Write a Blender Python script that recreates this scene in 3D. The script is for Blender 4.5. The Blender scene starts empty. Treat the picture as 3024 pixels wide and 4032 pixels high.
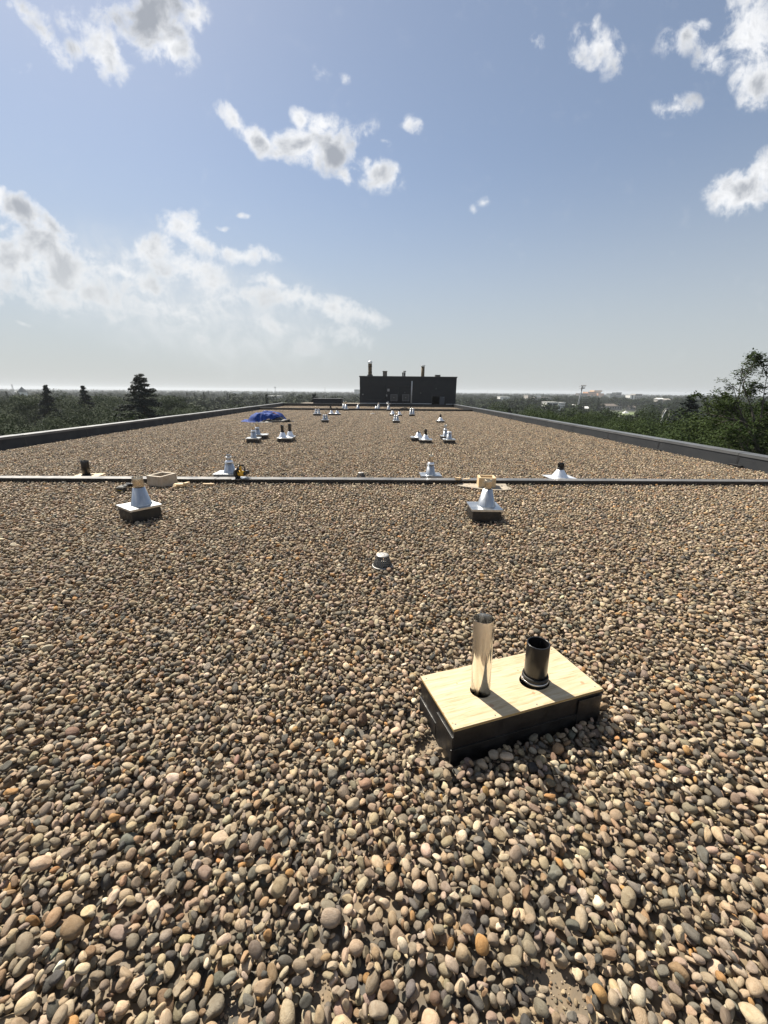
import bpy, bmesh, math, random
import numpy as np
from mathutils import Vector, Matrix, Euler

random.seed(7)
RNG = np.random.default_rng(11)
R = math.radians
scene = bpy.context.scene
COL = scene.collection

# ------------------------------------------------------------------ camera
CAM_H = 1.6
cam_data = bpy.data.cameras.new('camera')
cam = bpy.data.objects.new('camera', cam_data)
COL.objects.link(cam)
cam_data.sensor_fit = 'HORIZONTAL'
cam_data.sensor_width = 36.0
cam_data.lens = 36.0 * 1600 / 3024
cam_data.clip_start = 0.05
cam_data.clip_end = 30000
cam.matrix_world = (Matrix.Translation((0, 0, CAM_H)) @ Matrix.Rotation(R(-1.11), 4, 'Z')
                    @ Matrix.Rotation(R(90 - 16.53), 4, 'X') @ Matrix.Rotation(R(0.51), 4, 'Z'))
scene.camera = cam

# ------------------------------------------------------------------ sun, sky, exposure
SUN_AZ, SUN_EL = -37.0, 50.0            # azimuth from +Y towards +X, elevation
sd = Vector((math.sin(R(SUN_AZ)) * math.cos(R(SUN_EL)), math.cos(R(SUN_AZ)) * math.cos(R(SUN_EL)), math.sin(R(SUN_EL))))
sun_data = bpy.data.lights.new('sun', 'SUN')
sun_data.energy = 5.0
sun_data.angle = R(0.53)
sun_data.color = (1.0, 0.92, 0.79)
sun = bpy.data.objects.new('sun', sun_data)
COL.objects.link(sun)
sun.rotation_euler = (-sd).to_track_quat('-Z', 'Y').to_euler()
sun.location = (-20, 30, 40)

scene.view_settings.view_transform = 'Standard'
scene.view_settings.look = 'None'
scene.view_settings.exposure = 0.98
scene.view_settings.gamma = 1.0
scene.view_settings.use_curve_mapping = False
scene.cycles.max_bounces = 6
scene.cycles.diffuse_bounces = 2
scene.cycles.glossy_bounces = 3
scene.cycles.transparent_max_bounces = 6
scene.cycles.volume_bounces = 0
scene.cycles.use_denoising = True

SKY_STRENGTH = 0.057
world = bpy.data.worlds.new('World')
scene.world = world
world.use_nodes = True
wt = world.node_tree
wt.nodes.clear()
world.cycles.sampling_method = 'NONE'


class NT:
    """tiny expression helper for node trees"""
    def __init__(s, tree): s.t = tree
    def n(s, typ, **kw):
        nd = s.t.nodes.new(typ)
        for k, v in kw.items(): setattr(nd, k, v)
        return nd
    def put(s, sock, v):
        if isinstance(v, bpy.types.NodeSocket): s.t.links.new(v, sock)
        elif v is not None: sock.default_value = v
    def m(s, op, a, b=None, c=None, clamp=False):
        nd = s.n('ShaderNodeMath', operation=op, use_clamp=clamp)
        for i, v in enumerate((a, b, c)):
            if v is not None: s.put(nd.inputs[i], v)
        return nd.outputs[0]
    def vm(s, op, a, b=None, out=0):
        nd = s.n('ShaderNodeVectorMath', operation=op)
        s.put(nd.inputs[0], a)
        if b is not None: s.put(nd.inputs[1], b)
        return nd.outputs[out]
    def rng(s, v, a, b, c=0.0, d=1.0, smooth=True):
        nd = s.n('ShaderNodeMapRange')
        nd.interpolation_type = 'SMOOTHSTEP' if smooth else 'LINEAR'
        for i, x in enumerate((v, a, b, c, d)): s.put(nd.inputs[i], x)
        return nd.outputs[0]
    def mix(s, f, a, b, blend='MIX'):
        nd = s.n('ShaderNodeMix', data_type='RGBA', blend_type=blend)
        s.put(nd.inputs[0], f); s.put(nd.inputs[6], a); s.put(nd.inputs[7], b)
        return nd.outputs[2]
    def noise(s, vec, scale, detail=4, rough=0.55, dist=0.0, color=False):
        nd = s.n('ShaderNodeTexNoise')
        if vec is not None: s.put(nd.inputs['Vector'], vec)
        nd.inputs['Scale'].default_value = scale
        nd.inputs['Detail'].default_value = detail
        nd.inputs['Roughness'].default_value = rough
        nd.inputs['Distortion'].default_value = dist
        return nd.outputs['Color' if color else 'Fac']
    def ramp(s, f, stops):
        nd = s.n('ShaderNodeValToRGB')
        while len(nd.color_ramp.elements) < len(stops): nd.color_ramp.elements.new(0.5)
        for e, (p, c) in zip(nd.color_ramp.elements, stops):
            e.position = p
            e.color = tuple(c) + (1,) if len(c) == 3 else c
        s.put(nd.inputs[0], f)
        return nd.outputs[0]


def rgb(c): return (c[0], c[1], c[2], 1.0)


w = NT(wt)
sky = w.n('ShaderNodeTexSky', sky_type='NISHITA')
sky.sun_disc = False
sky.sun_elevation = R(SUN_EL)
sky.sun_rotation = R(SUN_AZ)
sky.altitude = 500
sky.air_density = 1.0
sky.dust_density = 0.8
sky.ozone_density = 1.5
tc = w.n('ShaderNodeTexCoord')
dirv = tc.outputs['Generated']
sep = w.n('ShaderNodeSeparateXYZ')
w.put(sep.inputs[0], dirv)
fy = w.m('MAXIMUM', sep.outputs[1], 0.12)
cu = w.m('DIVIDE', sep.outputs[0], fy)
cv = w.m('DIVIDE', sep.outputs[2], fy)
comb = w.n('ShaderNodeCombineXYZ')
w.put(comb.inputs[0], cu); w.put(comb.inputs[1], cv)
uv = comb.outputs[0]
# finer structure towards the horizon: stretch by height like a flat cloud deck
warp = w.vm('SUBTRACT', w.noise(uv, 8.0, 3, 0.6, color=True), (0.5, 0.5, 0.5))
uvw = w.vm('ADD', uv, w.vm('MULTIPLY', warp, (0.075, 0.06, 0.0)))
# clouds: direction u=x/y, v=z/y, radii, tilt(deg), weight, thick
CLOUDS = [
    (-0.424, 0.656, 0.0783, 0.0562, -1, 1.25, 1), (-0.446, 0.675, 0.0860, 0.0329, 3, 1.20, 1), (-0.394, 0.619, 0.0463, 0.0313, -21, 1.00, 0), (-0.514, 0.607, 0.0433, 0.0336, -30, 0.95, 0), (-0.527, 0.634, 0.0308, 0.0230, -11, 0.70, 0),
    (-0.629, 0.639, 0.0732, 0.0192, -51, 0.60, 0), (-0.651, 0.675, 0.0392, 0.0157, -12, 0.60, 0), (-0.577, 0.663, 0.0404, 0.0211, -44, 0.50, 0), (-0.345, 0.668, 0.0332, 0.0303, -54, 0.90, 0), (-0.685, 0.586, 0.0177, 0.0083, 5, 0.45, 0),
    (-0.569, 0.616, 0.0233, 0.0193, 2, 0.60, 0), (-0.286, 0.517, 0.0404, 0.0168, -33, 1.00, 0), (-0.238, 0.484, 0.0508, 0.0250, -26, 1.05, 0), (-0.155, 0.478, 0.0775, 0.0353, -9, 1.20, 0.6), (-0.090, 0.471, 0.0516, 0.0424, 6, 1.30, 0.85),
    (-0.162, 0.522, 0.0257, 0.0163, 4, 1.00, 0), (-0.116, 0.513, 0.0362, 0.0191, -8, 1.00, 0), (-0.072, 0.429, 0.0265, 0.0154, -29, 0.90, 0), (0.004, 0.426, 0.0511, 0.0263, -18, 0.95, 0), (-0.024, 0.488, 0.0251, 0.0187, 41, 0.60, 0),
    (-0.015, 0.449, 0.0184, 0.0097, 23, 0.70, 0), (0.062, 0.511, 0.0241, 0.0181, 0, 0.75, 0), (0.023, 0.476, 0.0131, 0.0062, 1, 0.45, 0), (-0.113, 0.593, 0.0198, 0.0155, 6, 0.50, 0), (-0.064, 0.582, 0.0156, 0.0104, -13, 0.45, 0),
    (0.419, 0.638, 0.0547, 0.0378, -9, 0.90, 0), (0.405, 0.669, 0.0237, 0.0134, 70, 0.55, 0), (0.453, 0.621, 0.0300, 0.0256, -49, 0.70, 0), (0.309, 0.650, 0.0154, 0.0123, -73, 0.45, 0), (0.592, 0.655, 0.0577, 0.0265, 17, 0.75, 0),
    (0.624, 0.673, 0.0361, 0.0170, -2, 0.70, 0), (0.653, 0.625, 0.0417, 0.0245, -6, 0.65, 0), (0.722, 0.675, 0.0669, 0.0497, -53, 1.00, 0.4), (0.753, 0.598, 0.0577, 0.0447, -40, 0.90, 0), (0.596, 0.553, 0.0470, 0.0222, -2, 0.75, 0),
    (0.765, 0.409, 0.0864, 0.0407, 5, 1.20, 0.55), (0.800, 0.445, 0.0440, 0.0304, 13, 1.15, 0), (0.233, 0.380, 0.0137, 0.0083, -1, 0.55, 0), (0.207, 0.372, 0.0137, 0.0075, -1, 0.45, 0), (-0.740, 0.358, 0.0554, 0.0295, -2, 1.10, 0.75),
    (-0.778, 0.373, 0.0226, 0.0169, 49, 0.90, 0), (-0.711, 0.300, 0.0636, 0.0545, 12, 1.20, 0.75), (-0.777, 0.264, 0.0817, 0.0584, 19, 1.15, 0.75), (-0.664, 0.244, 0.0719, 0.0535, -15, 1.25, 0.75), (-0.632, 0.208, 0.0456, 0.0269, 7, 1.10, 0.75),
    (-0.695, 0.325, 0.0361, 0.0223, -9, 0.90, 0), (-0.546, 0.241, 0.0549, 0.0213, -22, 1.00, 0), (-0.521, 0.214, 0.0585, 0.0205, -7, 0.95, 0.75), (-0.415, 0.333, 0.0475, 0.0240, -4, 0.90, 0), (-0.388, 0.313, 0.0558, 0.0269, -14, 0.85, 0),
    (-0.293, 0.284, 0.0780, 0.0194, -6, 0.85, 0), (-0.480, 0.286, 0.0607, 0.0294, 15, 0.85, 0), (-0.415, 0.260, 0.0873, 0.0361, -6, 0.85, 0), (-0.359, 0.225, 0.0561, 0.0291, -25, 0.75, 0), (-0.228, 0.227, 0.0493, 0.0167, -12, 0.80, 0),
    (-0.260, 0.199, 0.0611, 0.0230, 2, 0.80, 0), (-0.179, 0.195, 0.0801, 0.0264, -12, 0.85, 0), (-0.098, 0.173, 0.0921, 0.0284, -8, 0.85, 0), (-0.015, 0.155, 0.0514, 0.0241, -17, 0.75, 0), (-0.234, 0.138, 0.0507, 0.0176, -13, 0.80, 0),
    (-0.163, 0.100, 0.0411, 0.0181, -17, 0.75, 1), (-0.078, 0.116, 0.0731, 0.0245, -8, 0.60, 0), (-0.582, 0.149, 0.0347, 0.0146, -6, 0.70, 1), (-0.784, 0.132, 0.0173, 0.0060, -12, 0.45, 0), (-0.695, 0.194, 0.1478, 0.0326, -3, 0.60, 0),
    (-0.477, 0.173, 0.1494, 0.0285, -6, 0.55, 0), (-0.808, 0.220, 0.0432, 0.0329, 31, 0.70, 0), (-0.823, 0.179, 0.0199, 0.0139, 59, 0.70, 1), (-0.332, 0.333, 0.0152, 0.0060, -6, 0.50, 0), (-0.286, 0.359, 0.0135, 0.0066, 3, 0.45, 0),
    (-0.392, 0.117, 0.0260, 0.0097, 2, 0.50, 1), (-0.322, 0.189, 0.0714, 0.0277, 2, 0.50, 0),
]
dens = thick = None
uvg = uvw
for ci, (a, b, rx, ry, rot, wt_, tk) in enumerate(CLOUDS):
    if ci and ci % 8 == 0:      # chains the groups so that they are evaluated one after the other
        uvg = w.vm('ADD', uvw, w.m('MULTIPLY', dens, 1e-7))
    mp = w.n('ShaderNodeMapping', vector_type='TEXTURE')
    mp.inputs['Location'].default_value = (a, b, 0)
    mp.inputs['Rotation'].default_value = (0, 0, R(rot))
    mp.inputs['Scale'].default_value = (rx * 1.25, ry * 1.25, 1)
    w.put(mp.inputs[0], uvg)
    ln = w.vm('LENGTH', mp.outputs[0], out=1)
    val = w.m('MULTIPLY_ADD', ln, -wt_, wt_)
    dens = val if dens is None else w.m('SMOOTH_MAX', dens, val, .28)
    if tk:
        tv = w.m('MULTIPLY', val, tk)
        thick = tv if thick is None else w.m('SMOOTH_MAX', thick, tv, .3)
# the sky goes on beyond the frame with scattered clouds of the same kind
side = w.m('MAXIMUM', w.rng(w.m('ABSOLUTE', cu), .80, 1.1), w.m('MAXIMUM', w.rng(cv, .80, 1.05), w.rng(sep.outputs[1], 0.2, 0.05)))
gen = w.m('MULTIPLY', w.rng(w.noise(dirv, 3.2, 4, .5), .52, .75, 0, 1.1, smooth=False), side)
gen = w.m('MULTIPLY', gen, w.rng(sep.outputs[2], .02, .2))
dens = w.m('MAXIMUM', dens, gen)
n1 = w.noise(uv, 18.0, 8, 0.62, 0.35)
n2 = w.noise(uv, 60.0, 3, 0.65)
n3 = w.noise(uv, 9.0, 3, 0.6)
amp = w.rng(dens, -.16, .26)
edge = w.m('ADD', w.m('MULTIPLY', w.m('SUBTRACT', n1, .5), 2.2), w.m('MULTIPLY', w.m('SUBTRACT', n2, .5), .6))
edge = w.m('MULTIPLY_ADD', edge, amp, dens)
alpha = w.rng(edge, .04, .80)
alpha = w.m('MULTIPLY', alpha, w.rng(cv, .03, .20, .45, .98))
core = w.m('ADD', w.m('MAXIMUM', thick, w.m('MULTIPLY', dens, .46)), w.m('MULTIPLY', w.m('SUBTRACT', n1, .5), 2.0))
core = w.m('ADD', core, w.m('MULTIPLY', w.m('SUBTRACT', n3, .5), 1.2))
core = w.m('MULTIPLY', w.rng(core, .08, 1.05), w.rng(cv, .02, .45, .55, .95))
skyc = w.mix(1.0, sky.outputs[0], (SKY_STRENGTH,) * 3 + (1,), 'MULTIPLY')
# pale veil of moist air, strongest at the horizon
skyc = w.mix(w.rng(sep.outputs[2], .44, -.02, .20, .94), skyc, rgb((.276, .290, .296)))
CLOUD_WHITE, CLOUD_GREY = (.505, .51, .52), (.185, .20, .226)
cloudc = w.mix(core, rgb(CLOUD_WHITE), rgb(CLOUD_GREY))
cloudc = w.mix(w.rng(cv, .42, .06), cloudc, w.mix(.6, cloudc, rgb((.36, .375, .38))))
# thin luminous bank low on the sunward side
bk = w.n('ShaderNodeMapping', vector_type='TEXTURE')
bk.inputs['Location'].default_value = (-.44, .19, 0); bk.inputs['Rotation'].default_value = (0, 0, R(-12)); bk.inputs['Scale'].default_value = (.52, .16, 1)
w.put(bk.inputs[0], uvw)
bank = w.rng(w.vm('LENGTH', bk.outputs[0], out=1), 1.0, .15)
bank = w.m('MULTIPLY', bank, w.rng(n1, .30, .72, .25, .75))
skyc = w.mix(bank, skyc, rgb((.42, .43, .437)))
finalc = w.mix(alpha, skyc, cloudc)
bg = w.n('ShaderNodeBackground')
w.put(bg.inputs[0], finalc)
bg.inputs[1].default_value = 1.0
wo = w.n('ShaderNodeOutputWorld')
wt.links.new(bg.outputs[0], wo.inputs[0])


# ------------------------------------------------------------------ helpers
def tag(o, label=None, cat=None, group=None, kind=None):
    if label: o['label'] = label
    if cat: o['category'] = cat
    if group: o['group'] = group
    if kind: o['kind'] = kind
    return o


def empty(name, loc=(0, 0, 0), rz=0.0):
    o = bpy.data.objects.new(name, None)
    o.empty_display_size = 0.1
    COL.objects.link(o)
    o.location = loc
    o.rotation_euler = (0, 0, rz)
    return o


def link(name, me, mat=None, parent=None, smooth=False, loc=None, rz=None):
    o = bpy.data.objects.new(name, me)
    COL.objects.link(o)
    if mat is not None and len(me.materials) == 0: me.materials.append(mat)
    if smooth:
        me.polygons.foreach_set('use_smooth', [True] * len(me.polygons))
    if parent is not None: o.parent = parent
    if loc is not None: o.location = loc
    if rz is not None: o.rotation_euler = (0, 0, rz)
    return o


class MB:
    """collects boxes, lathes and tubes into one mesh"""
    def __init__(s): s.v, s.f, s.sm = [], [], []
    def add(s, vs, fs, smooth=False):
        k = len(s.v)
        s.v += [tuple(v) for v in vs]
        s.f += [tuple(i + k for i in f) for f in fs]
        s.sm += [smooth] * len(fs)
        return s
    def box(s, x0, x1, y0, y1, z0, z1, M=None, bev=0.0):
        b = bev
        if b > 0:
            bm = bmesh.new()
            bmesh.ops.create_cube(bm, size=1, matrix=Matrix.Translation(((x0 + x1) / 2, (y0 + y1) / 2, (z0 + z1) / 2)) @ Matrix.Diagonal((x1 - x0, y1 - y0, z1 - z0, 1)))
            bmesh.ops.bevel(bm, geom=bm.edges[:], offset=b, segments=2, affect='EDGES', profile=0.6)
            bm.verts.index_update()
            vs = [v.co.copy() for v in bm.verts]
            fs = [[v.index for v in f.verts] for f in bm.faces]
            bm.free()
        else:
            vs = [Vector(p) for p in ((x0, y0, z0), (x1, y0, z0), (x1, y1, z0), (x0, y1, z0), (x0, y0, z1), (x1, y0, z1), (x1, y1, z1), (x0, y1, z1))]
            fs = [(0, 3, 2, 1), (4, 5, 6, 7), (0, 1, 5, 4), (1, 2, 6, 5), (2, 3, 7, 6), (3, 0, 4, 7)]
        if M is not None: vs = [M @ v for v in vs]
        return s.add(vs, fs)
    def lathe(s, prof, n=32, M=None, closed=False, smooth=True):
        """prof: list of (r,z) from bottom to top"""
        vs, fs = [], []
        for (r, z) in prof:
            for i in range(n):
                a = 2 * math.pi * i / n
                vs.append(Vector((r * math.cos(a), r * math.sin(a), z)))
        m = len(prof)
        for j in range(m - 1 + (1 if closed else 0)):
            j2 = (j + 1) % m
            for i in range(n):
                i2 = (i + 1) % n
                fs.append((j * n + i, j * n + i2, j2 * n + i2, j2 * n + i))
        if M is not None: vs = [M @ v for v in vs]
        return s.add(vs, fs, smooth)
    def disc(s, r, z, n=32, M=None):
        vs = [Vector((r * math.cos(2 * math.pi * i / n), r * math.sin(2 * math.pi * i / n), z)) for i in range(n)]
        if M is not None: vs = [M @ v for v in vs]
        return s.add(vs, [tuple(range(n))])
    def tube(s, pts, rad, n=8, cap=True):
        pts = [Vector(p) for p in pts]
        if not hasattr(rad, '__len__'): rad = [rad] * len(pts)
        vs, fs = [], []
        for i, p in enumerate(pts):
            d = (pts[min(i + 1, len(pts) - 1)] - pts[max(i - 1, 0)]).normalized()
            ref = Vector((0, 0, 1)) if abs(d.z) < 0.9 else Vector((1, 0, 0))
            x = d.cross(ref).normalized(); y = d.cross(x).normalized()
            for k in range(n):
                a = 2 * math.pi * k / n
                vs.append(p + (x * math.cos(a) + y * math.sin(a)) * rad[i])
        for i in range(len(pts) - 1):
            for k in range(n):
                k2 = (k + 1) % n
                fs.append((i * n + k, i * n + k2, (i + 1) * n + k2, (i + 1) * n + k))
        if cap:
            fs.append(tuple(reversed(range(n))))
            fs.append(tuple(range((len(pts) - 1) * n, len(pts) * n)))
        return s.add(vs, fs, True)
    def mesh(s, name):
        me = bpy.data.meshes.new(name)
        me.from_pydata(s.v, [], s.f)
        me.polygons.foreach_set('use_smooth', s.sm)
        me.update()
        return me
    def build(s, name, mat, parent=None, loc=None, rz=None):
        bm = bmesh.new()
        me = s.mesh(name)
        bm.from_mesh(me)
        bmesh.ops.recalc_face_normals(bm, faces=bm.faces)
        bm.to_mesh(me); bm.free()
        return link(name, me, mat, parent, loc=loc, rz=rz)


MATS = {}


def principled(name, base, rough=0.6, metal=0.0, spec=0.5):
    m = bpy.data.materials.new(name)
    m.use_nodes = True
    t = NT(m.node_tree)
    p = m.node_tree.nodes['Principled BSDF']
    t.put(p.inputs['Base Color'], rgb(base) if not isinstance(base, bpy.types.NodeSocket) else base)
    p.inputs['Roughness'].default_value = rough
    p.inputs['Metallic'].default_value = metal
    p.inputs['Specular IOR Level'].default_value = spec
    MATS[name] = m
    return m, t, p


def bump(t, p, h, strength=0.3, dist=0.01):
    b = t.n('ShaderNodeBump')
    b.inputs['Strength'].default_value = strength
    b.inputs['Distance'].default_value = dist
    t.put(b.inputs['Height'], h)
    t.put(p.inputs['Normal'], b.outputs[0])


def mottled(name, c1, c2, scale, rough=(.5, .7), metal=0.0, bstr=0.15, coord='Object', spec=0.5, detail=6):
    m, t, p = principled(name, c1, rough[0], metal, spec)
    co = t.n('ShaderNodeTexCoord').outputs[coord]
    n = t.noise(co, scale, detail, .6, .4)
    f = t.rng(n, .3, .7)
    t.put(p.inputs['Base Color'], t.mix(f, rgb(c1), rgb(c2)))
    t.put(p.inputs['Roughness'], t.rng(t.noise(co, scale * 2.3, 4), .3, .7, rough[0], rough[1]))
    if bstr: bump(t, p, t.noise(co, scale * 5, 4), bstr, .004)
    return m


# stone: colour comes per pebble, speckle and pits from noise
def stone_material(name, src):
    m, t, p = principled(name, (.3, .26, .2), .72, 0, .35)
    if src == 'OBJECT':
        at = t.n('ShaderNodeObjectInfo')
    else:
        at = t.n('ShaderNodeAttribute', attribute_type=src)
        at.attribute_name = 'col'
    co = t.n('ShaderNodeTexCoord').outputs['Object']
    geo = t.n('ShaderNodeNewGeometry').outputs['Position']
    vec = t.vm('ADD', co, t.vm('MULTIPLY', at.outputs['Color'], (37.0, 53.0, 71.0)))
    if src == 'GEOMETRY': vec = t.vm('MULTIPLY', geo, (40, 40, 40))
    big = t.noise(vec, 1.6, 4, .6, .6)
    fine = t.noise(vec, 9.0, 3, .7)
    c = t.mix(t.rng(big, .35, .7, 0, .55), at.outputs['Color'], t.mix(1.0, at.outputs['Color'], rgb((.62, .55, .48)), 'MULTIPLY'))
    c = t.mix(t.rng(fine, .52, .70, 0, .5), c, t.mix(1.0, c, rgb((1.5, 1.45, 1.35)), 'MULTIPLY'))
    c = t.mix(t.rng(fine, .45, .25, 0, .4), c, t.mix(1.0, c, rgb((.55, .52, .5)), 'MULTIPLY'))
    t.put(p.inputs['Base Color'], c)
    t.put(p.inputs['Roughness'], t.rng(big, .3, .7, .58, .85))
    bump(t, p, t.m('ADD', t.m('MULTIPLY', big, .8), fine), .35, .0035 if src == 'GEOMETRY' else .12)
    return m


M_STONE_I = stone_material('river_stone', 'INSTANCER')
M_STONE_O = stone_material('river_stone_single', 'OBJECT')
M_STONE_G = stone_material('river_stone_far', 'GEOMETRY')
M_MEMBRANE = mottled('roof_membrane', (.075, .07, .06), (.21, .155, .095), 7.0, (.65, .9), 0, .8)
M_CURB = mottled('black_membrane', (.005, .005, .0055), (.016, .015, .0145), 9.0, (.32, .62), 0, .35)
M_PARAPET = mottled('grey_coated_metal', (.014, .016, .019), (.021, .023, .026), 1.2, (.50, .65), 0, .05, spec=.3)
M_CAP = mottled('parapet_cap_metal', (.10, .105, .11), (.14, .145, .15), 1.2, (.34, .5), .3, .05)
M_DIV = mottled('divider_cover', (.10, .10, .10), (.17, .165, .16), 2.5, (.36, .55), .2, .1)
M_SEAM, _, _ = principled('black_sealant', (.005, .005, .006), .45)
M_GALV, _t, _p = principled('galvanised_steel', (.6, .6, .6), .3, 1.0)
_co = _t.n('ShaderNodeTexCoord').outputs['Object']
_st = _t.noise(_t.vm('MULTIPLY', _co, (30, 30, 1.5)), 2.0, 4, .6)  # upright streaks: reflections of the surroundings put into the base colour
_sp = _t.noise(_co, 40, 2, .5)
_t.put(_p.inputs['Base Color'], _t.mix(_t.rng(_st, .3, .7), rgb((.40, .42, .44)), rgb((.50, .52, .54))))
_t.put(_p.inputs['Roughness'], _t.rng(_sp, .3, .7, .33, .37))
M_CAPGALV = mottled('galvanised_sheet', (.46, .48, .50), (.56, .58, .60), 3.0, (.30, .42), 1.0, .02)
M_ALU = mottled('spun_aluminium', (.78, .80, .83), (.88, .89, .91), 9.0, (.38, .5), .85, .02)
M_ABS, _, _ = principled('black_plastic_pipe', (.008, .008, .009), .28)
M_HOLE, _, _ = principled('dark_inside', (.004, .004, .004), .9)
M_RUBBER, _, _ = principled('black_rubber', (.01, .01, .01), .6)
M_YELLOW = mottled('yellow_tool_plastic', (.62, .34, .02), (.72, .42, .04), 20, (.4, .5), 0, 0)
M_BLACKPL, _, _ = principled('black_tool_plastic', (.012, .012, .013), .45)
M_STEEL, _, _ = principled('saw_steel', (.55, .55, .56), .3, 1.0)
M_PRINT, _, _ = principled('yellow_print', (.75, .55, .05), .5)
M_CONC = mottled('weathered_membrane', (.23, .20, .16), (.36, .31, .24), 6.0, (.7, .9), 0, .3)
M_IRON = mottled('cast_iron', (.10, .10, .10), (.19, .19, .185), 30.0, (.45, .65), .6, .2)
M_IRONTOP = mottled('worn_iron', (.32, .31, .29), (.45, .43, .40), 25.0, (.4, .6), .5, .2)
M_RAG = mottled('pale_rag', (.55, .53, .50), (.7, .68, .65), 20.0, (.8, .9), 0, .2)


def wood_material(name, c1, c2, knots=True, sx=1.2, sy=14.0):
    m, t, p = principled(name, c1, .62, 0, .3)
    co = t.n('ShaderNodeTexCoord').outputs['Object']
    st = t.vm('MULTIPLY', co, (sx, sy, sy))
    wv = t.noise(st, 2.2, 5, .6, 1.2)
    fig = t.noise(t.vm('MULTIPLY', co, (sx * 2.0, sy * 2.6, sy * 2.6)), 3.0, 4, .7, .3)
    c = t.mix(t.rng(wv, .3, .7), rgb(c1), rgb(c2))
    c = t.mix(t.rng(fig, .50, .68, 0, .75), c, t.mix(1.0, c, rgb((.72, .60, .45)), 'MULTIPLY'))
    if knots:
        vo = t.n('ShaderNodeTexVoronoi', feature='F1', voronoi_dimensions='2D')
        t.put(vo.inputs['Vector'], t.vm('ADD', co, t.vm('MULTIPLY', t.noise(co, 9, 3, color=True), (.02, .02, .02))))
        vo.inputs['Scale'].default_value = 8.0
        rk = t.n('ShaderNodeSeparateColor'); t.put(rk.inputs[0], vo.outputs['Color'])
        k = t.m('MULTIPLY', t.rng(t.m('MULTIPLY', vo.outputs['Distance'], t.rng(rk.outputs[1], 0, 1, .7, 1.8)), .085, .04, 0, 1), t.rng(rk.outputs[0], .50, .60))
        c = t.mix(t.m('MULTIPLY', k, .75), c, rgb((.36, .19, .10)))
    t.put(p.inputs['Base Color'], c)
    bump(t, p, fig, .12, .003)
    return m


M_PLY = wood_material('plywood_face', (.54, .455, .315), (.44, .345, .215))
M_PLYEDGE = wood_material('plywood_edge', (.42, .30, .12), (.30, .20, .08), False, 1, 60)
M_LUMBER = wood_material('fresh_lumber', (.66, .52, .33), (.55, .40, .23), False, 10, 2.0)
M_LUMBER2 = wood_material('weathered_lumber', (.46, .40, .32), (.36, .30, .23), False, 10, 2.0)


def polished():
    m, t, p = principled('polished_stainless', (.86, .84, .80), .12, 1.0)
    co = t.n('ShaderNodeTexCoord').outputs['Object']
    n = t.noise(t.vm('MULTIPLY', co, (14, 14, .6)), 3.0, 4, .6)
    t.put(p.inputs['Roughness'], t.rng(n, .3, .7, .10, .22))
    bump(t, p, t.noise(t.vm('MULTIPLY', co, (40, 40, .3)), 2.0, 2, .5), .05, .002)
    return m


M_STAINLESS = polished()
M_PIPE = mottled('satin_steel_pipe', (.52, .45, .35), (.60, .53, .43), 12.0, (.24, .34), .9, 0)


def gn_scatter(name):
    """geometry-node tree: points (sid=-1) of the object's own mesh carry copies of its other islands (sid>=0)"""
    g = bpy.data.node_groups.new(name, 'GeometryNodeTree')
    g.interface.new_socket('Geometry', in_out='INPUT', socket_type='NodeSocketGeometry')
    g.interface.new_socket('Geometry', in_out='OUTPUT', socket_type='NodeSocketGeometry')
    N, L = g.nodes.new, g.links.new
    gi, go = N('NodeGroupInput'), N('NodeGroupOutput')
    def attr(nm, dt):
        a = N('GeometryNodeInputNamedAttribute'); a.data_type = dt; a.inputs['Name'].default_value = nm
        return a.outputs['Attribute']
    sid = attr('sid', 'INT')
    cmp = N('FunctionNodeCompare'); cmp.data_type = 'INT'; cmp.operation = 'LESS_THAN'
    L(sid, cmp.inputs[2]); cmp.inputs[3].default_value = 0
    sg = N('GeometryNodeSeparateGeometry'); sg.domain = 'POINT'
    L(gi.outputs[0], sg.inputs[0]); L(cmp.outputs[0], sg.inputs['Selection'])
    sp = N('GeometryNodeSplitToInstances'); sp.domain = 'POINT'
    L(sg.outputs[1], sp.inputs[0]); L(sid, sp.inputs['Group ID'])
    mp = N('GeometryNodeMeshToPoints'); mp.mode = 'VERTICES'
    L(sg.outputs[0], mp.inputs[0])
    ip = N('GeometryNodeInstanceOnPoints')
    L(mp.outputs[0], ip.inputs['Points']); L(sp.outputs[0], ip.inputs['Instance'])
    ip.inputs['Pick Instance'].default_value = True
    L(attr('pick', 'INT'), ip.inputs['Instance Index'])
    er = N('FunctionNodeEulerToRotation')
    L(attr('rot', 'FLOAT_VECTOR'), er.inputs[0]); L(er.outputs[0], ip.inputs['Rotation'])
    L(attr('scl', 'FLOAT_VECTOR'), ip.inputs['Scale'])
    L(ip.outputs[0], go.inputs[0])
    return g


GN = gn_scatter('scatter_own_islands')


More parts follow.
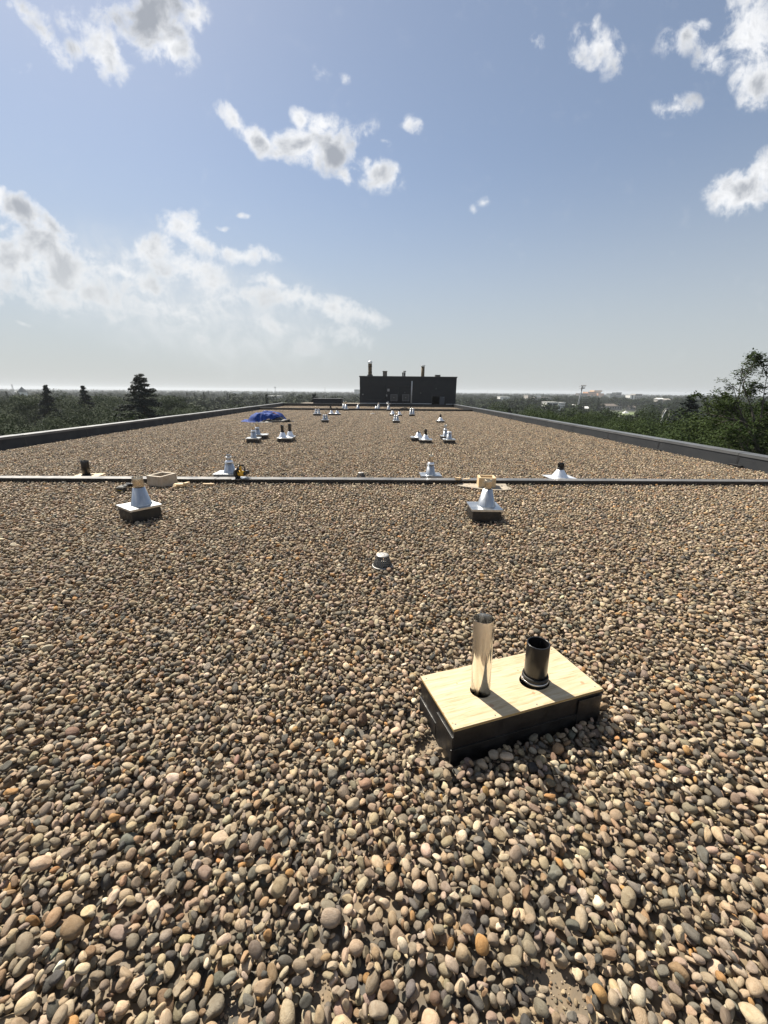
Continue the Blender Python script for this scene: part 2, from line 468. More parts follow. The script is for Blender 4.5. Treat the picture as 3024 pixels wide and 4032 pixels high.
def scatter_object(name, shapes, pos, rot, scl, pick, mat, col=None):
    """shapes: list of (verts Nx3, faces list or Mx3, colours Nx3 or None)"""
    V, F, S, C = [], [], [], []
    off = 0
    for k, (v, f, c) in enumerate(shapes):
        V.append(v); F.append(np.asarray(f) + off); S.append(np.full(len(v), k)); off += len(v)
        C.append(np.ones((len(v), 3)) if c is None else c)
    n = len(pos)
    verts = np.concatenate(V + [pos]).astype(np.float32)
    faces = np.concatenate(F).astype(np.int32)
    me = bpy.data.meshes.new(name)
    k = faces.shape[1]
    me.vertices.add(len(verts)); me.vertices.foreach_set('co', verts.ravel())
    me.loops.add(faces.size); me.loops.foreach_set('vertex_index', faces.ravel())
    me.polygons.add(len(faces)); me.polygons.foreach_set('loop_start', np.arange(0, faces.size, k, dtype=np.int32))
    me.update(calc_edges=True)
    me.polygons.foreach_set('use_smooth', np.ones(len(faces), dtype=bool))
    def put(nm, typ, arr, prop):
        a = me.attributes.new(nm, typ, 'POINT'); a.data.foreach_set(prop, np.ascontiguousarray(arr).ravel())
    z3 = np.zeros((off, 3), np.float32)
    put('sid', 'INT', np.concatenate(S + [np.full(n, -1)]).astype(np.int32), 'value')
    put('pick', 'INT', np.concatenate([np.zeros(off), pick]).astype(np.int32), 'value')
    put('rot', 'FLOAT_VECTOR', np.concatenate([z3, rot]).astype(np.float32), 'vector')
    put('scl', 'FLOAT_VECTOR', np.concatenate([z3 + 1, scl]).astype(np.float32), 'vector')
    cc = np.ones((off + n, 4), np.float32)
    cc[:off, :3] = np.concatenate(C)
    if col is not None: cc[off:, :3] = col
    put('col', 'FLOAT_COLOR', cc, 'color')
    o = link(name, me, mat)
    md = o.modifiers.new('scatter', 'NODES')
    md.node_group = GN
    return o


# ------------------------------------------------------------------ the roof
DECK_Z = -0.052
XL, XR, Y0, YB = -10.15, 8.35, -7.0, 46.0       # inner faces of the parapets, roof ends
ROOF_END = 62.0
GROUND_Z = -14.0

mb = MB().box(XL - .4, XR + .4, Y0 - .4, ROOF_END, -0.5, DECK_Z)
deck = tag(mb.build('roof', M_MEMBRANE), 'grey membrane roof deck under the river stone ballast', kind='structure')
M_BRICK = mottled('building_render', (.22, .19, .16), (.27, .23, .19), 2.0, (.8, .9), 0, .2)
MB().box(XL - .35, XR + .35, Y0 - .35, ROOF_END - .05, GROUND_Z, -0.5).build('outer_wall', M_BRICK, deck)


def parapet(name, x_in, sgn, label, y0, y1, joints):
    root = tag(empty(name, (x_in, y0, DECK_Z)), label, 'parapet')
    h = 0.30 - DECK_Z
    w0, w1 = (0, sgn * .26)
    ys = sorted(joints)
    for a, b in zip(ys[:-1], ys[1:]):
        a2, b2 = a - y0 + .004, b - y0 - .004
        lean = sgn * .02
        xs = sorted((w0, w1))
        mb = MB()
        jz = random.uniform(-.004, .004)
        pts = [(w0 - sgn * .035, a2, 0), (w0 - sgn * .035, b2, 0), (w0, b2, h + jz), (w0, a2, h + jz), (w1, a2, 0), (w1, b2, 0), (w1, b2, h + jz), (w1, a2, h + jz)]
        mb.add(pts, [(0, 1, 2, 3), (4, 7, 6, 5), (3, 2, 6, 7), (0, 3, 7, 4), (1, 5, 6, 2)])
        mb.build('panel', M_PARAPET, root)
        c = MB().box(xs[0] - .022, xs[1] + .03, a2 + .002, b2 - .002, h + jz + .002, h + jz + .022, bev=.006)
        c.box(xs[0] - .022 if sgn > 0 else xs[1] + .012, xs[0] - .012 if sgn > 0 else xs[1] + .022, a2 + .002, b2 - .002, h + jz - .045, h + jz + .003)
        c.build('cap', M_CAP, root)
        # lap strip over the joint and the dark flap at its foot
        s = MB().add([(w0 - sgn * .041, b - y0 - .03, 0.0), (w0 - sgn * .041, b - y0 + .03, 0.0), (w0 - sgn * .008, b - y0 + .03, h - .05), (w0 - sgn * .008, b - y0 - .03, h - .05),
                      (w0 - sgn * .03, b - y0 - .03, 0.0), (w0 - sgn * .03, b - y0 + .03, 0.0), (w0 + sgn * .004, b - y0 + .03, h - .05), (w0 + sgn * .004, b - y0 - .03, h - .05)],
                     [(0, 1, 2, 3), (4, 7, 6, 5), (0, 3, 7, 4), (1, 5, 6, 2), (3, 2, 6, 7)])
        s.build('seam_strip', M_SEAM, root)
        if random.random() < .75:
            MB().box(w0 - sgn * .06 - .03, w0 - sgn * .06 + .03, b - y0 - random.uniform(.12, .22), b - y0 + random.uniform(.12, .22), .0, .04 + random.uniform(.04, .085), bev=.01).build('seam_flap', M_SEAM, root)
    return root


jr = [Y0 + .0] + [9.2 + 2.75 * k for k in range(-5, 15)]
jr = [y for y in jr if y < YB - .5] + [YB + .26]
parapet('parapet', XR, 1, 'dark grey metal parapet along the roof edge beside the big leafy tree', Y0, YB, jr)
jl = [Y0 + .0] + [14.6 + 2.6 * k for k in range(-7, 13)]
jl = [y for y in jl if y < YB - .5] + [YB + .26]
parapet('parapet', XL, -1, 'dark grey metal parapet along the roof edge below the tall spruce', Y0, YB, jl)

# back parapet in front of the penthouse
bp = tag(empty('parapet', (0, YB, DECK_Z)), 'low black parapet across the far end of the roof below the penthouse', 'parapet')
x = XL
while x < XR - .2:
    x2 = min(x + 3.05, XR)
    MB().box(x + .004, x2 - .004, 0, .24, 0, .31, bev=.01).build('panel', M_CURB, bp)
    MB().box(x + .006, x2 - .006, -.02, .27, .312, .334, bev=.005).build('cap', M_PARAPET, bp)
    x = x2


def divider(name, y, hh, wd, label, mat_top):
    root = tag(empty(name, (0, y, DECK_Z)), label, 'roof curb')
    x = XL + .05
    while x < XR - .1:
        x2 = min(x + 3.6, XR - .05)
        j = random.uniform(-.006, .006)
        MB().box(x + .003, x2 - .003, 0, wd, 0, hh - DECK_Z, bev=.012).build('curb_face', M_CURB, root)
        MB().box(x + .004, x2 - .004, -.012 + j, wd + .012 + j, hh - DECK_Z + .001, hh - DECK_Z + .012, bev=.004).build('cover_strip', mat_top, root)
        x = x2
    return root


DIV1, DIV2 = 7.22, 36.2
divider('roof_divider', DIV1, .058, .17, 'low divider curb crossing the roof, with wooden boxes standing against it', M_DIV)
divider('roof_divider', DIV2, .15, .2, 'low black divider curb far back on the roof near the penthouse', M_CURB)

# ------------------------------------------------------------------ gravel
PAL = np.array([(.44, .355, .235), (.37, .30, .20), (.52, .44, .315), (.29, .245, .175), (.22, .195, .148), (.135, .128, .108), (.155, .152, .125), (.31, .215, .125), (.44, .26, .105), (.27, .185, .125), (.33, .265, .205), (.60, .53, .40), (.09, .088, .08), (.41, .345, .25)])
PALW = np.array([15, 16, 10, 14, 11, 6, 5, 8, 2, 3.5, 7, 4, 3, 11.]); PALW /= PALW.sum()


def stone_colours(n, rng):
    c = PAL[rng.choice(len(PAL), n, p=PALW)]
    c = c * np.exp(rng.normal(0, .2, (n, 1))) * np.exp(rng.normal(0, .028, (n, 3)))
    return np.clip(c * GRAVEL_GAIN * np.array([1.01, .965, .955]), .015, .7)


GRAVEL_GAIN = .80


def ico(sub):
    bm = bmesh.new()
    bmesh.ops.create_icosphere(bm, subdivisions=sub, radius=1)
    bm.verts.index_update()
    v = np.array([x.co[:] for x in bm.verts]); f = np.array([[x.index for x in q.verts] for q in bm.faces])
    bm.free()
    return v, f


def stone_shape(sub, rng):
    v, f = ico(sub)
    q = v.copy()
    p = rng.uniform(1.75, 2.5)
    r = (np.abs(q) ** p).sum(1) ** (-1 / p)
    q = q * r[:, None]
    for _ in range(rng.integers(2, 5)):          # low-frequency lumps
        d = rng.normal(size=3); d /= np.linalg.norm(d)
        q *= (1 + rng.uniform(-.18, .20) * np.clip(v @ d, -.3, 1)[:, None])
    ncut = rng.choice([0, 1, 2, 4, 7], p=[.06, .16, .26, .28, .24])
    for _ in range(ncut):                        # flattened sides of broken stones
        d = rng.normal(size=3); d /= np.linalg.norm(d)
        lim = rng.uniform(.48, .84)
        s = q @ d
        over = np.clip(s - lim, 0, None)
        q -= d[None] * (over * .93)[:, None]
    q[:, 0] *= 1 + rng.uniform(-.25, .25) * q[:, 1] * .5
    q += rng.normal(0, .012, q.shape)
    m = np.abs(q).max(0)
    return q / m[None], f


def stone_sizes(n, rng):
    a = np.clip(np.exp(rng.normal(math.log(.0162), .28, n)), .007, .034)
    b = a * rng.uniform(.52, .86, n)
    c = b * rng.uniform(.55, .92, n)
    return a, b, c


def deposit(nx, ny, res, place, sizes, rng, periodic=False, ncand=3):
    """drop stones one by one onto a height field; each rests on those below"""
    H = np.zeros((ny, nx))
    out = []
    for (a, b, c) in zip(*sizes):
        k = int(a / res) + 1
        th = rng.uniform(0, math.pi)
        g = np.arange(-k, k + 1) * res
        gx, gy = np.meshgrid(g, g)
        u = (gx * math.cos(th) + gy * math.sin(th)) / a
        v = (-gx * math.sin(th) + gy * math.cos(th)) / b
        r2 = u * u + v * v
        msk = r2 < .86
        prof = np.where(msk, c * np.sqrt(np.clip(1 - r2, 0, 1)), -9.)
        best = None
        for _ in range(ncand):
            x, y = place(rng, a)
            if x is None: continue
            ix, iy = int(x / res), int(y / res)
            if periodic:
                W = H.take(range(iy - k, iy + k + 1), axis=0, mode='wrap').take(range(ix - k, ix + k + 1), axis=1, mode='wrap')
            else:
                if ix - k < 0 or iy - k < 0 or ix + k >= nx or iy + k >= ny: continue
                W = H[iy - k:iy + k + 1, ix - k:ix + k + 1]
            z = (W + prof).max()
            if best is None or z < best[0]: best = (z, x, y, ix, iy, W)
        if best is None or best[0] > .066: continue
        z, x, y, ix, iy, W = best
        z -= .12 * c
        Wm = np.where(msk, W, 0)
        sx = (Wm[:, k + 1:].sum() - Wm[:, :k].sum()) / max(msk[:, k + 1:].sum(), 1) / (a * .85)
        sy = (Wm[k + 1:, :].sum() - Wm[:k, :].sum()) / max(msk[k + 1:, :].sum(), 1) / (a * .85)
        new = np.where(msk, np.maximum(W, z + np.where(msk, prof, 0)), W)
        if periodic:
            yy = np.arange(iy - k, iy + k + 1) % ny; xx = np.arange(ix - k, ix + k + 1) % nx
            H[np.ix_(yy, xx)] = new
        else:
            H[iy - k:iy + k + 1, ix - k:ix + k + 1] = new
        out.append((x, y, z, a, b, c, th, max(-.7, min(.7, sx)), max(-.7, min(.7, sy))))
    return np.array(out), H


def tilt_eulers(o, rng):
    rot = np.zeros((len(o), 3))
    for i, (x, y, z, a, b, c, th, sx, sy) in enumerate(o):
        nrm = Vector((-sx * .9 + rng.normal(0, .24), -sy * .9 + rng.normal(0, .24), 1)).normalized()
        q = Vector((0, 0, 1)).rotation_difference(nrm).to_matrix() @ Matrix.Rotation(th, 3, 'Z')
        rot[i] = q.to_euler()[:]
    return rot


# plywood-topped box in the foreground (kept clear of stones)
BOX_C, BOX_R, BOX_L, BOX_W, BOX_H = (0.6925, 1.75), R(17.5), .844, .371, .165
DRAIN = (.06, 3.60)
BARE = [(.52, .72, .10, .05, -.2), (.64, .62, .05, .035, .4), (-.40, .68, .045, .035, .3), (-.16, .72, .03, .045, 0), (-.06, 1.62, .05, .04, 0), (.24, 1.55, .07, .04, .9), (-.02, .84, .025, .035, 0), (.98, 1.1, .035, .035, 0), (.20, 1.32, .035, .03, 0)]


def near_cell(i, j):     # unit cells (x=i..i+1, y=j..j+1) filled stone by stone
    return -1 <= j < 5 and min(abs(i), abs(i + 1)) <= max(0.96 * (j + 1) + .25, 1.2)


NX0, NY0, NXW, NYW = -7.0, -1.0, 14.0, 6.0
cells = [(i, j) for j in range(-1, 5) for i in range(-7, 7) if near_cell(i, j)]
cellarr = np.array(cells)
_cr, _sr = math.cos(BOX_R), math.sin(BOX_R)


def place_near(rng, a):
    i, j = cells[rng.integers(len(cells))]
    x, y = i + rng.random() * 1.04 - .02, j + rng.random() * 1.04 - .02
    dx, dy = x - BOX_C[0], y - BOX_C[1]
    u, v = dx * _cr + dy * _sr, -dx * _sr + dy * _cr
    if abs(u) < BOX_L / 2 + a * .75 and abs(v) < BOX_W / 2 + a * .75: return None, None
    if (x - DRAIN[0]) ** 2 + (y - DRAIN[1]) ** 2 < (.10 + a * .5) ** 2: return None, None
    if y < 2:
        for (bx, by, rx, ry, t) in BARE:
            ddx, ddy = x - bx, y - by
            uu, vv = (ddx * math.cos(t) + ddy * math.sin(t)) / rx, (-ddx * math.sin(t) + ddy * math.cos(t)) / ry
            if uu * uu + vv * vv < 1.0 and rng.random() < .985: return None, None
    return x - NX0, y - NY0


RES = .0035
n_near = int(len(cells) * 2450)
o, Hn = deposit(int(NXW / RES), int(NYW / RES), RES, place_near, stone_sizes(n_near, RNG), RNG)
grit = []
for (bx, by, rx, ry, t) in BARE:
    for _ in range(int(26000 * rx * ry)):
        q_, a_ = math.sqrt(RNG.random()) * 1.15, RNG.uniform(0, 6.283)
        uu, vv = q_ * rx * math.cos(a_), q_ * ry * math.sin(a_)
        sz = float(np.clip(np.exp(RNG.normal(math.log(.0028), .5)), .001, .009))
        grit.append((bx + uu * math.cos(t) - vv * math.sin(t) - NX0, by + uu * math.sin(t) + vv * math.cos(t) - NY0, sz * .5, sz, sz * RNG.uniform(.6, .9), sz * RNG.uniform(.5, .8), RNG.uniform(0, 3.14), 0, 0))
o = np.concatenate([o, np.array(grit)])
shapes_hi = [stone_shape(3, RNG) + (None,) for _ in range(40)]
pos = np.c_[o[:, 0] + NX0, o[:, 1] + NY0, o[:, 2] + DECK_Z]
srot, scol, spick = tilt_eulers(o, RNG), stone_colours(len(o), RNG), RNG.integers(0, 40, len(o))
# the 300 stones that show largest are pieces of the roof in their own right, the rest is one mass
_d = pos - np.array([0, 0, CAM_H])
_th = R(16.53)
_zc = _d[:, 1] * math.cos(_th) - _d[:, 2] * math.sin(_th)
_yc = -_d[:, 2] * math.cos(_th) - _d[:, 1] * math.sin(_th)
_f = 1600.0
_in = (_zc > .3) & (np.abs(_d[:, 0]) * _f / np.maximum(_zc, .01) < 1490) & (_yc * _f / np.maximum(_zc, .01) < 1990)
_vis = np.array([Hn[min(int(q[1] / RES), Hn.shape[0] - 1), min(int(q[0] / RES), Hn.shape[1] - 1)] < q[2] + q[5] + .003 for q in o])
_sz = np.where(_in & _vis, o[:, 3] * o[:, 4] / np.maximum(_zc, .3) ** 2, 0)
big = np.argsort(-_sz)[:300]
smeshes = []
for (v, f, _c) in shapes_hi:
    me = bpy.data.meshes.new('stone')
    me.from_pydata([tuple(x) for x in v], [], [tuple(int(k) for k in q) for q in f])
    me.polygons.foreach_set('use_smooth', [True] * len(me.polygons))
    me.materials.append(M_STONE_O)
    smeshes.append(me)
for k in big:
    q = bpy.data.objects.new('stone', smeshes[spick[k]])
    COL.objects.link(q)
    q.parent = deck
    q.location, q.rotation_euler, q.scale = pos[k], srot[k], o[k, 3:6]
    q.color = tuple(scol[k]) + (1,)
rest = np.setdiff1d(np.arange(len(o)), big)
gravel = scatter_object('gravel', shapes_hi, pos[rest], srot[rest], o[rest, 3:6], spick[rest], M_STONE_I, scol[rest])
tag(gravel, 'loose rounded tan and grey river stones filling the front of the roof', 'gravel', kind='stuff')

# tiles of real stones for everything farther away
tiles = []
lo = [stone_shape(1, RNG) for _ in range(24)] + [stone_shape(2, RNG) for _ in range(8)]
for k in range(3):
    T = 1.0
    rng = np.random.default_rng(50 + k)
    ot, _ = deposit(int(T / .005), int(T / .005), .005, lambda r, a: (r.random() * T, r.random() * T), stone_sizes(2450, rng), rng, True, 4)
    rt = tilt_eulers(ot, rng)
    cc = stone_colours(len(ot), rng)
    V, F, C, off = [], [], [], 0
    for i in range(len(ot)):
        v, f = lo[rng.integers(24)]
        m = np.array(Euler(rt[i]).to_matrix())
        q = (v * ot[i, 3:6]) @ m.T + np.array([ot[i, 0] - T / 2, ot[i, 1] - T / 2, ot[i, 2]])
        V.append(q); F.append(f + off); off += len(v); C.append(np.repeat(cc[i:i + 1], len(v), 0))
    tiles.append((np.concatenate(V), np.concatenate(F), np.concatenate(C)))
cs = set(cells)
P_, RT_, PK_ = [], [], []
for j in range(int(Y0), int(YB)):
    for i in range(-11, 9):
        if (i, j) in cs: continue
        cx, cy = i + .5, j + .5
        if cx < XL + .05 or cx > XR + .3: continue
        P_.append((cx, cy, DECK_Z)); RT_.append((0, 0, random.randrange(4) * math.pi / 2)); PK_.append(random.randrange(3))
g2 = scatter_object('gravel', tiles, np.array(P_), np.array(RT_), np.ones((len(P_), 3)), np.array(PK_), M_STONE_G)
tag(g2, 'expanse of tan river stone ballast running back to the penthouse', 'gravel', kind='stuff')

# ------------------------------------------------------------------ foreground box with two pipes
STEEL_P, ABS_P = (.523, 1.69), (.833, 1.767)


def tolocal(p):
    dx, dy = p[0] - BOX_C[0], p[1] - BOX_C[1]
    return (dx * _cr + dy * _sr, -dx * _sr + dy * _cr)


def plate_with_holes(L, W, z0, z1, holes, n=40):
    bm = bmesh.new()
    def loop(pts):
        vs = [bm.verts.new((p[0], p[1], z1)) for p in pts]
        return [bm.edges.new((vs[i], vs[(i + 1) % len(vs)])) for i in range(len(vs))]
    es = loop([(-L / 2, -W / 2), (L / 2, -W / 2), (L / 2, W / 2), (-L / 2, W / 2)])
    for (cx, cy, rx, ry) in holes:
        es += loop([(cx + rx * math.cos(2 * math.pi * i / n), cy + ry * math.sin(2 * math.pi * i / n)) for i in range(n)])
    bmesh.ops.triangle_fill(bm, edges=es, use_beauty=True, use_dissolve=False)
    for f in bm.faces:
        if f.normal.z < 0: f.normal_flip()
    ext = bmesh.ops.extrude_face_region(bm, geom=bm.faces[:])
    for v in [e for e in ext['geom'] if isinstance(e, bmesh.types.BMVert)]: v.co.z = z0
    bmesh.ops.recalc_face_normals(bm, faces=bm.faces)
    me = bpy.data.meshes.new('plate')
    bm.to_mesh(me); bm.free()
    return me


pb = tag(empty('pipe_curb_box', (BOX_C[0], BOX_C[1], DECK_Z), BOX_R), 'black curb box with a bare plywood lid around two pipes', 'roof curb')
zt = BOX_H - DECK_Z
mb = MB()
L2, W2, th = BOX_L / 2 - .006, BOX_W / 2 - .006, .04
mb.box(-L2, L2, -W2, -W2 + th, 0, zt - .0145).box(-L2, L2, W2 - th, W2, 0, zt - .0145).box(-L2, -L2 + th, -W2 + th, W2 - th, 0, zt - .0145).box(L2 - th, L2, -W2 + th, W2 - th, 0, zt - .0145)
mb.build('curb', M_CURB, pb)
# membrane folds: corner lap, foot flare and side lap of the flashing
fl = MB()
fl.box(-L2 - .012, L2 + .012, -W2 - .006, -W2 + .002, 0, .10, bev=.002)
fl.box(-L2 - .008, -L2 + .002, -W2 - .003, -W2 + .16, 0, zt - .05, bev=.002)
fl.box(-L2 - .006, -L2 + .002, -W2 + .17, W2 + .004, 0, .09, bev=.002)
fl.box(L2 - .14, L2 + .006, -W2 - .009, -W2 - .001, 0, zt - .035, bev=.002)
fl.build('membrane_lap', M_CURB, pb)
sx, sy = tolocal(STEEL_P); ax, ay = tolocal(ABS_P)
me = plate_with_holes(BOX_L, BOX_W, zt - .014, zt, [(sx, sy, .0505, .0505), (ax - .012, ay - .003, .079, .067)])
me.materials.append(M_PLY)
link('plywood_lid', me, M_PLY, pb)
ed = MB()
for (x0, x1, y0, y1) in ((-BOX_L / 2, BOX_L / 2, -BOX_W / 2 - .0012, -BOX_W / 2 - .0002), (-BOX_L / 2 - .0012, -BOX_L / 2 - .0002, -BOX_W / 2, BOX_W / 2)):
    ed.box(x0, x1, y0, y1, zt - .0105, zt - .0035)
ed.build('plywood_edge', M_PLYEDGE, pb)
scm = None
for (u, v) in ((-.40, .16), (-.40, -.16), (.40, .165), (.395, -.16), (0, .17), (.03, -.172), (-.2, -.17), (.22, .17)):
    q = MB().lathe([(.0001, .0008), (.0038, .0006), (.0042, -.001)], 10).build('screw', M_IRON, pb) if scm is None else link('screw', scm, M_IRON, pb)
    scm = q.data; q.location = (u, v, zt)


def hollow_pipe(r, thk, z0, z1, n=48, lip=0.0):
    return [(r, z0), (r, z1 - .002), (r - .0008, z1), (r - thk + .0006, z1), (r - thk, z1 - .002), (r - thk, z0)]


sp = tag(empty('vent_pipe', (STEEL_P[0], STEEL_P[1], DECK_Z)), 'tall polished stainless steel pipe rising through the plywood lid', 'pipe')
mb = MB().lathe(hollow_pipe(.0475, .0012, 0, zt + .412), 64, Matrix.Translation((.010, 0, 0)) @ Matrix.Rotation(R(-2.2), 4, 'Y'), closed=True)
mb.build('pipe_wall', M_STAINLESS, sp)
sm = MB().box(-.0015, .0015, -.001, .001, .01, zt + .405, Matrix.Translation((.010, 0, 0)) @ Matrix.Rotation(R(-2.2), 4, 'Y') @ Matrix.Translation((.0476 * math.cos(2.6), .0476 * math.sin(2.6), 0)) @ Matrix.Rotation(2.6 + math.pi / 2, 4, 'Z'))
sm.build('seam', M_STAINLESS, sp)
tp = Matrix.Rotation(R(-1.5), 4, 'Y')
apx = tag(empty('vent_pipe', (ABS_P[0], ABS_P[1], DECK_Z)), 'short black plastic pipe in a clamped collar on the plywood lid', 'pipe')
MB().lathe(hollow_pipe(.0565, .0065, 0, zt + .224), 56, tp, closed=True).build('pipe_wall', M_ABS, apx)
MB().lathe([(.0575, zt - .02), (.0655, zt - .02), (.0655, zt + .034), (.063, zt + .042), (.0575, zt + .042)], 56, tp, closed=True).build('rubber_collar', M_RUBBER, apx)
MB().lathe([(.0658, zt + .008), (.0668, zt + .008), (.0668, zt + .021), (.0658, zt + .021)], 56, tp, closed=True).build('clamp_band', M_STEEL, apx)
MB().box(-.076, -.064, -.012, .008, zt + .006, zt + .024, bev=.002).build('clamp_screw', M_STEEL, apx)


# ------------------------------------------------------------------ roof vents
def curb_part(root, wx, wy, hz, cap=True, over=.014):
    """black curb with a metal cap sheet; returns height of its top"""
    MB().box(-wx / 2, wx / 2, -wy / 2, wy / 2, 0, hz - .004, bev=.008).build('curb', M_CURB, root)
    c = MB().box(-wx / 2 - over, wx / 2 + over, -wy / 2 - over, wy / 2 + over, hz - .003, hz, bev=.001)
    for s in (-1, 1):
        c.box(-wx / 2 - over, wx / 2 + over, s * (wy / 2 + over) - .001, s * (wy / 2 + over) + .001, hz - .026, hz - .002)
        c.box(s * (wx / 2 + over) - .001, s * (wx / 2 + over) + .001, -wy / 2 - over, wy / 2 + over, hz - .026, hz - .002)
    c.build('cap_sheet', M_CAPGALV, root)
    return hz


def galv_stack(root, x, y, z, rb=.12, rt=.066, hc=.22, rp=.05, hp=.13, collar=False, mat_pipe=None, upper=False):
    M = Matrix.Translation((x, y, 0))
    MB().lathe([(rb + .008, z), (rb + .006, z + .012), (rb, z + .018), (rt, z + hc), (rt - .002, z + hc), (rb - .003, z + .018)], 40, M).build('cone_flashing', M_GALV, root)
    cs_ = MB().tube([(x + rb * math.cos(-1.9), y + rb * math.sin(-1.9), z + .02), (x + rt * math.cos(-1.9), y + rt * math.sin(-1.9), z + hc)], .003, 6)
    cs_.build('cone_seam', M_GALV, root)
    if collar:
        MB().lathe([(rp + .001, z + hc + .035), (rp + .006, z + hc + .03), (rt + .022, z + hc - .008), (rt + .020, z + hc - .01), (rp + .001, z + hc + .02)], 40, M).build('storm_collar', M_ALU, root)
    if hp > 0:
        MB().lathe(hollow_pipe(rp, .002, z + hc - .06, z + hc + hp), 40, M, closed=True).build('pipe', mat_pipe or M_PIPE, root)
        if upper:
            MB().lathe([(rp + .001, z + hc + hp - .02), (rp + .008, z + hc + hp - .02), (rp + .008, z + hc + hp), (rp + .001, z + hc + hp)], 40, M, closed=True).build('pipe_rim', M_ALU, root)
            MB().lathe(hollow_pipe(rp - .006, .002, z + hc + hp - .02, z + hc + hp + .04), 32, M, closed=True).build('inner_pipe', M_GALV, root)


def black_stack(root, x, y, z, rb=.115, rt=.052, hc=.13, rp=.046, hp=.16, ribbed=False):
    M = Matrix.Translation((x, y, 0))
    MB().lathe([(rb + .02, z + .001), (rb + .004, z + .004), (rb, z + .01), (rt + .01, z + hc - .015), (rt, z + hc), (rt - .002, z + hc - .002), (rb - .004, z + .01)], 40, M).build('cone_flashing', M_ALU, root)
    mb = MB().lathe(hollow_pipe(rp, .006, z + hc - .05, z + hc + hp), 32, M, closed=True)
    mb.build('pipe', M_ABS, root)
    MB().lathe([(rp + .001, z + hc - .002), (rp + .008, z + hc - .002), (rp + .007, z + hc + .035), (rp + .001, z + hc + .036)], 32, M, closed=True).build('rubber_collar', M_RUBBER, root)
    if ribbed:
        mb = MB()
        for i in range(12):
            a = 2 * math.pi * i / 12
            mb.box(rp + .0005, rp + .005, -.003, .003, z + hc + .04, z + hc + hp - .005, M @ Matrix.Rotation(a, 4, 'Z'))
        mb.build('pipe_ribs', M_ABS, root)


VG = 'vents on curbs scattered over the gravel roof'


def vent(x, y, rz, label, z=DECK_Z):
    return tag(empty('roof_vent', (x, y, z), R(rz)), label, 'roof vent', VG)


Z0 = -DECK_Z           # local height of the gravel surface
r = vent(-3.07, 5.12, -38, 'bare galvanised cone vent with a short pipe, nearest the cordless battery tool')
z = curb_part(r, .38, .36, .17 + Z0); galv_stack(r, .0, .03, z, .118, .069, .225, .063, .135)
r = vent(1.42, 5.13, -2, 'galvanised cone vent with a short pipe in front of the fresh wooden frame box')
z = curb_part(r, .37, .37, .17 + Z0); galv_stack(r, .03, .02, z, .112, .060, .225, .052, .12)
r = vent(-2.82, 7.68, 0, 'galvanised cone vent with a stepped top beside the circular saw')
z = curb_part(r, .43, .36, .10 + Z0); galv_stack(r, .03, 0, z, .108, .066, .20, .046, .10, True, M_GALV, True)
r = vent(1.04, 7.72, 0, 'cone vent with a bright bare pipe just behind the divider, near the drain')
z = curb_part(r, .37, .34, .075 + Z0); galv_stack(r, 0, 0, z, .092, .058, .20, .044, .18, True)
r = vent(3.56, 7.72, 4, 'squat cone flashing around a ribbed black pipe lying low on the stones')
MB().box(-.26, .26, -.2, .2, Z0 + .03, Z0 + .036, bev=.002).build('base_sheet', M_ALU, r)
MB().box(-.22, .22, -.17, .17, 0, Z0 + .0295).build('curb', M_CURB, r)
black_stack(r, 0, 0, Z0 + .036, .15, .058, .15, .055, .125, True)
# second row
r = vent(-3.94, 13.22, 3, 'cone vent with a tan pipe, front of the pair beside the black twin vent')
z = curb_part(r, .39, .36, .145 + Z0); galv_stack(r, 0, 0, z, .092, .062, .21, .043, .19, True)
r = vent(-3.97, 14.3, 6, 'cone vent with a tan pipe, rear of the pair beside the black twin vent')
z = curb_part(r, .39, .36, .145 + Z0); galv_stack(r, -.14, 0, z, .092, .062, .21, .043, .21, True)
r = vent(-2.98, 13.62, 0, 'curb carrying two black pipes in squat cones, one behind the other')
z = curb_part(r, .46, .72, .135 + Z0)
black_stack(r, -.08, -.18, z, .13, .055, .17, .05, .23); black_stack(r, .08, .2, z, .12, .055, .17, .05, .24)
r = vent(1.36, 13.95, 2, 'squat cone with a stubby black cap, rear one of the pair in the second row')
z = curb_part(r, .38, .38, .13 + Z0); black_stack(r, .06, 0, z, .12, .055, .15, .05, .03)
r = vent(1.60, 13.42, -6, 'squat cone with an upright black pipe, front one of the pair in the second row')
z = curb_part(r, .40, .36, .115 + Z0); black_stack(r, 0, 0, z, .12, .052, .145, .046, .17)
r = vent(2.42, 14.4, 0, 'tall cone vent with storm collar and pale pipe, standing behind a pipeless cone vent')
z = curb_part(r, .34, .34, .13 + Z0); galv_stack(r, -.02, 0, z, .085, .055, .21, .042, .16, True, M_GALV)
r = vent(2.36, 13.36, 0, 'tall cone vent topped by a collar without any pipe')
z = curb_part(r, .36, .36, .13 + Z0); galv_stack(r, 0, 0, z, .092, .066, .21, .046, .035, True, M_GALV)
# third row
r = vent(-2.72, 21.98, 0, 'two cones with one tall pipe in the row beside the blue tarp')
z = curb_part(r, .36, .34, .15 + Z0); galv_stack(r, -.06, 0, z, .075, .05, .22, .036, .05, True); galv_stack(r, .06, .06, z, .075, .05, .22, .036, .25, True)
r = vent(1.03, 22.05, 0, 'two overlapping cones with twin tan pipes in the middle of the roof')
z = curb_part(r, .37, .36, .14 + Z0); galv_stack(r, .05, -.04, z, .085, .06, .23, .036, .18, True); galv_stack(r, -.06, .08, z, .085, .06, .23, .036, .18, True)
r = vent(3.47, 22.6, 0, 'lone squat cone with a black pipe, closest to the parapet beside the leafy tree')
z = curb_part(r, .40, .38, .11 + Z0); black_stack(r, 0, 0, z, .15, .055, .17, .052, .15)
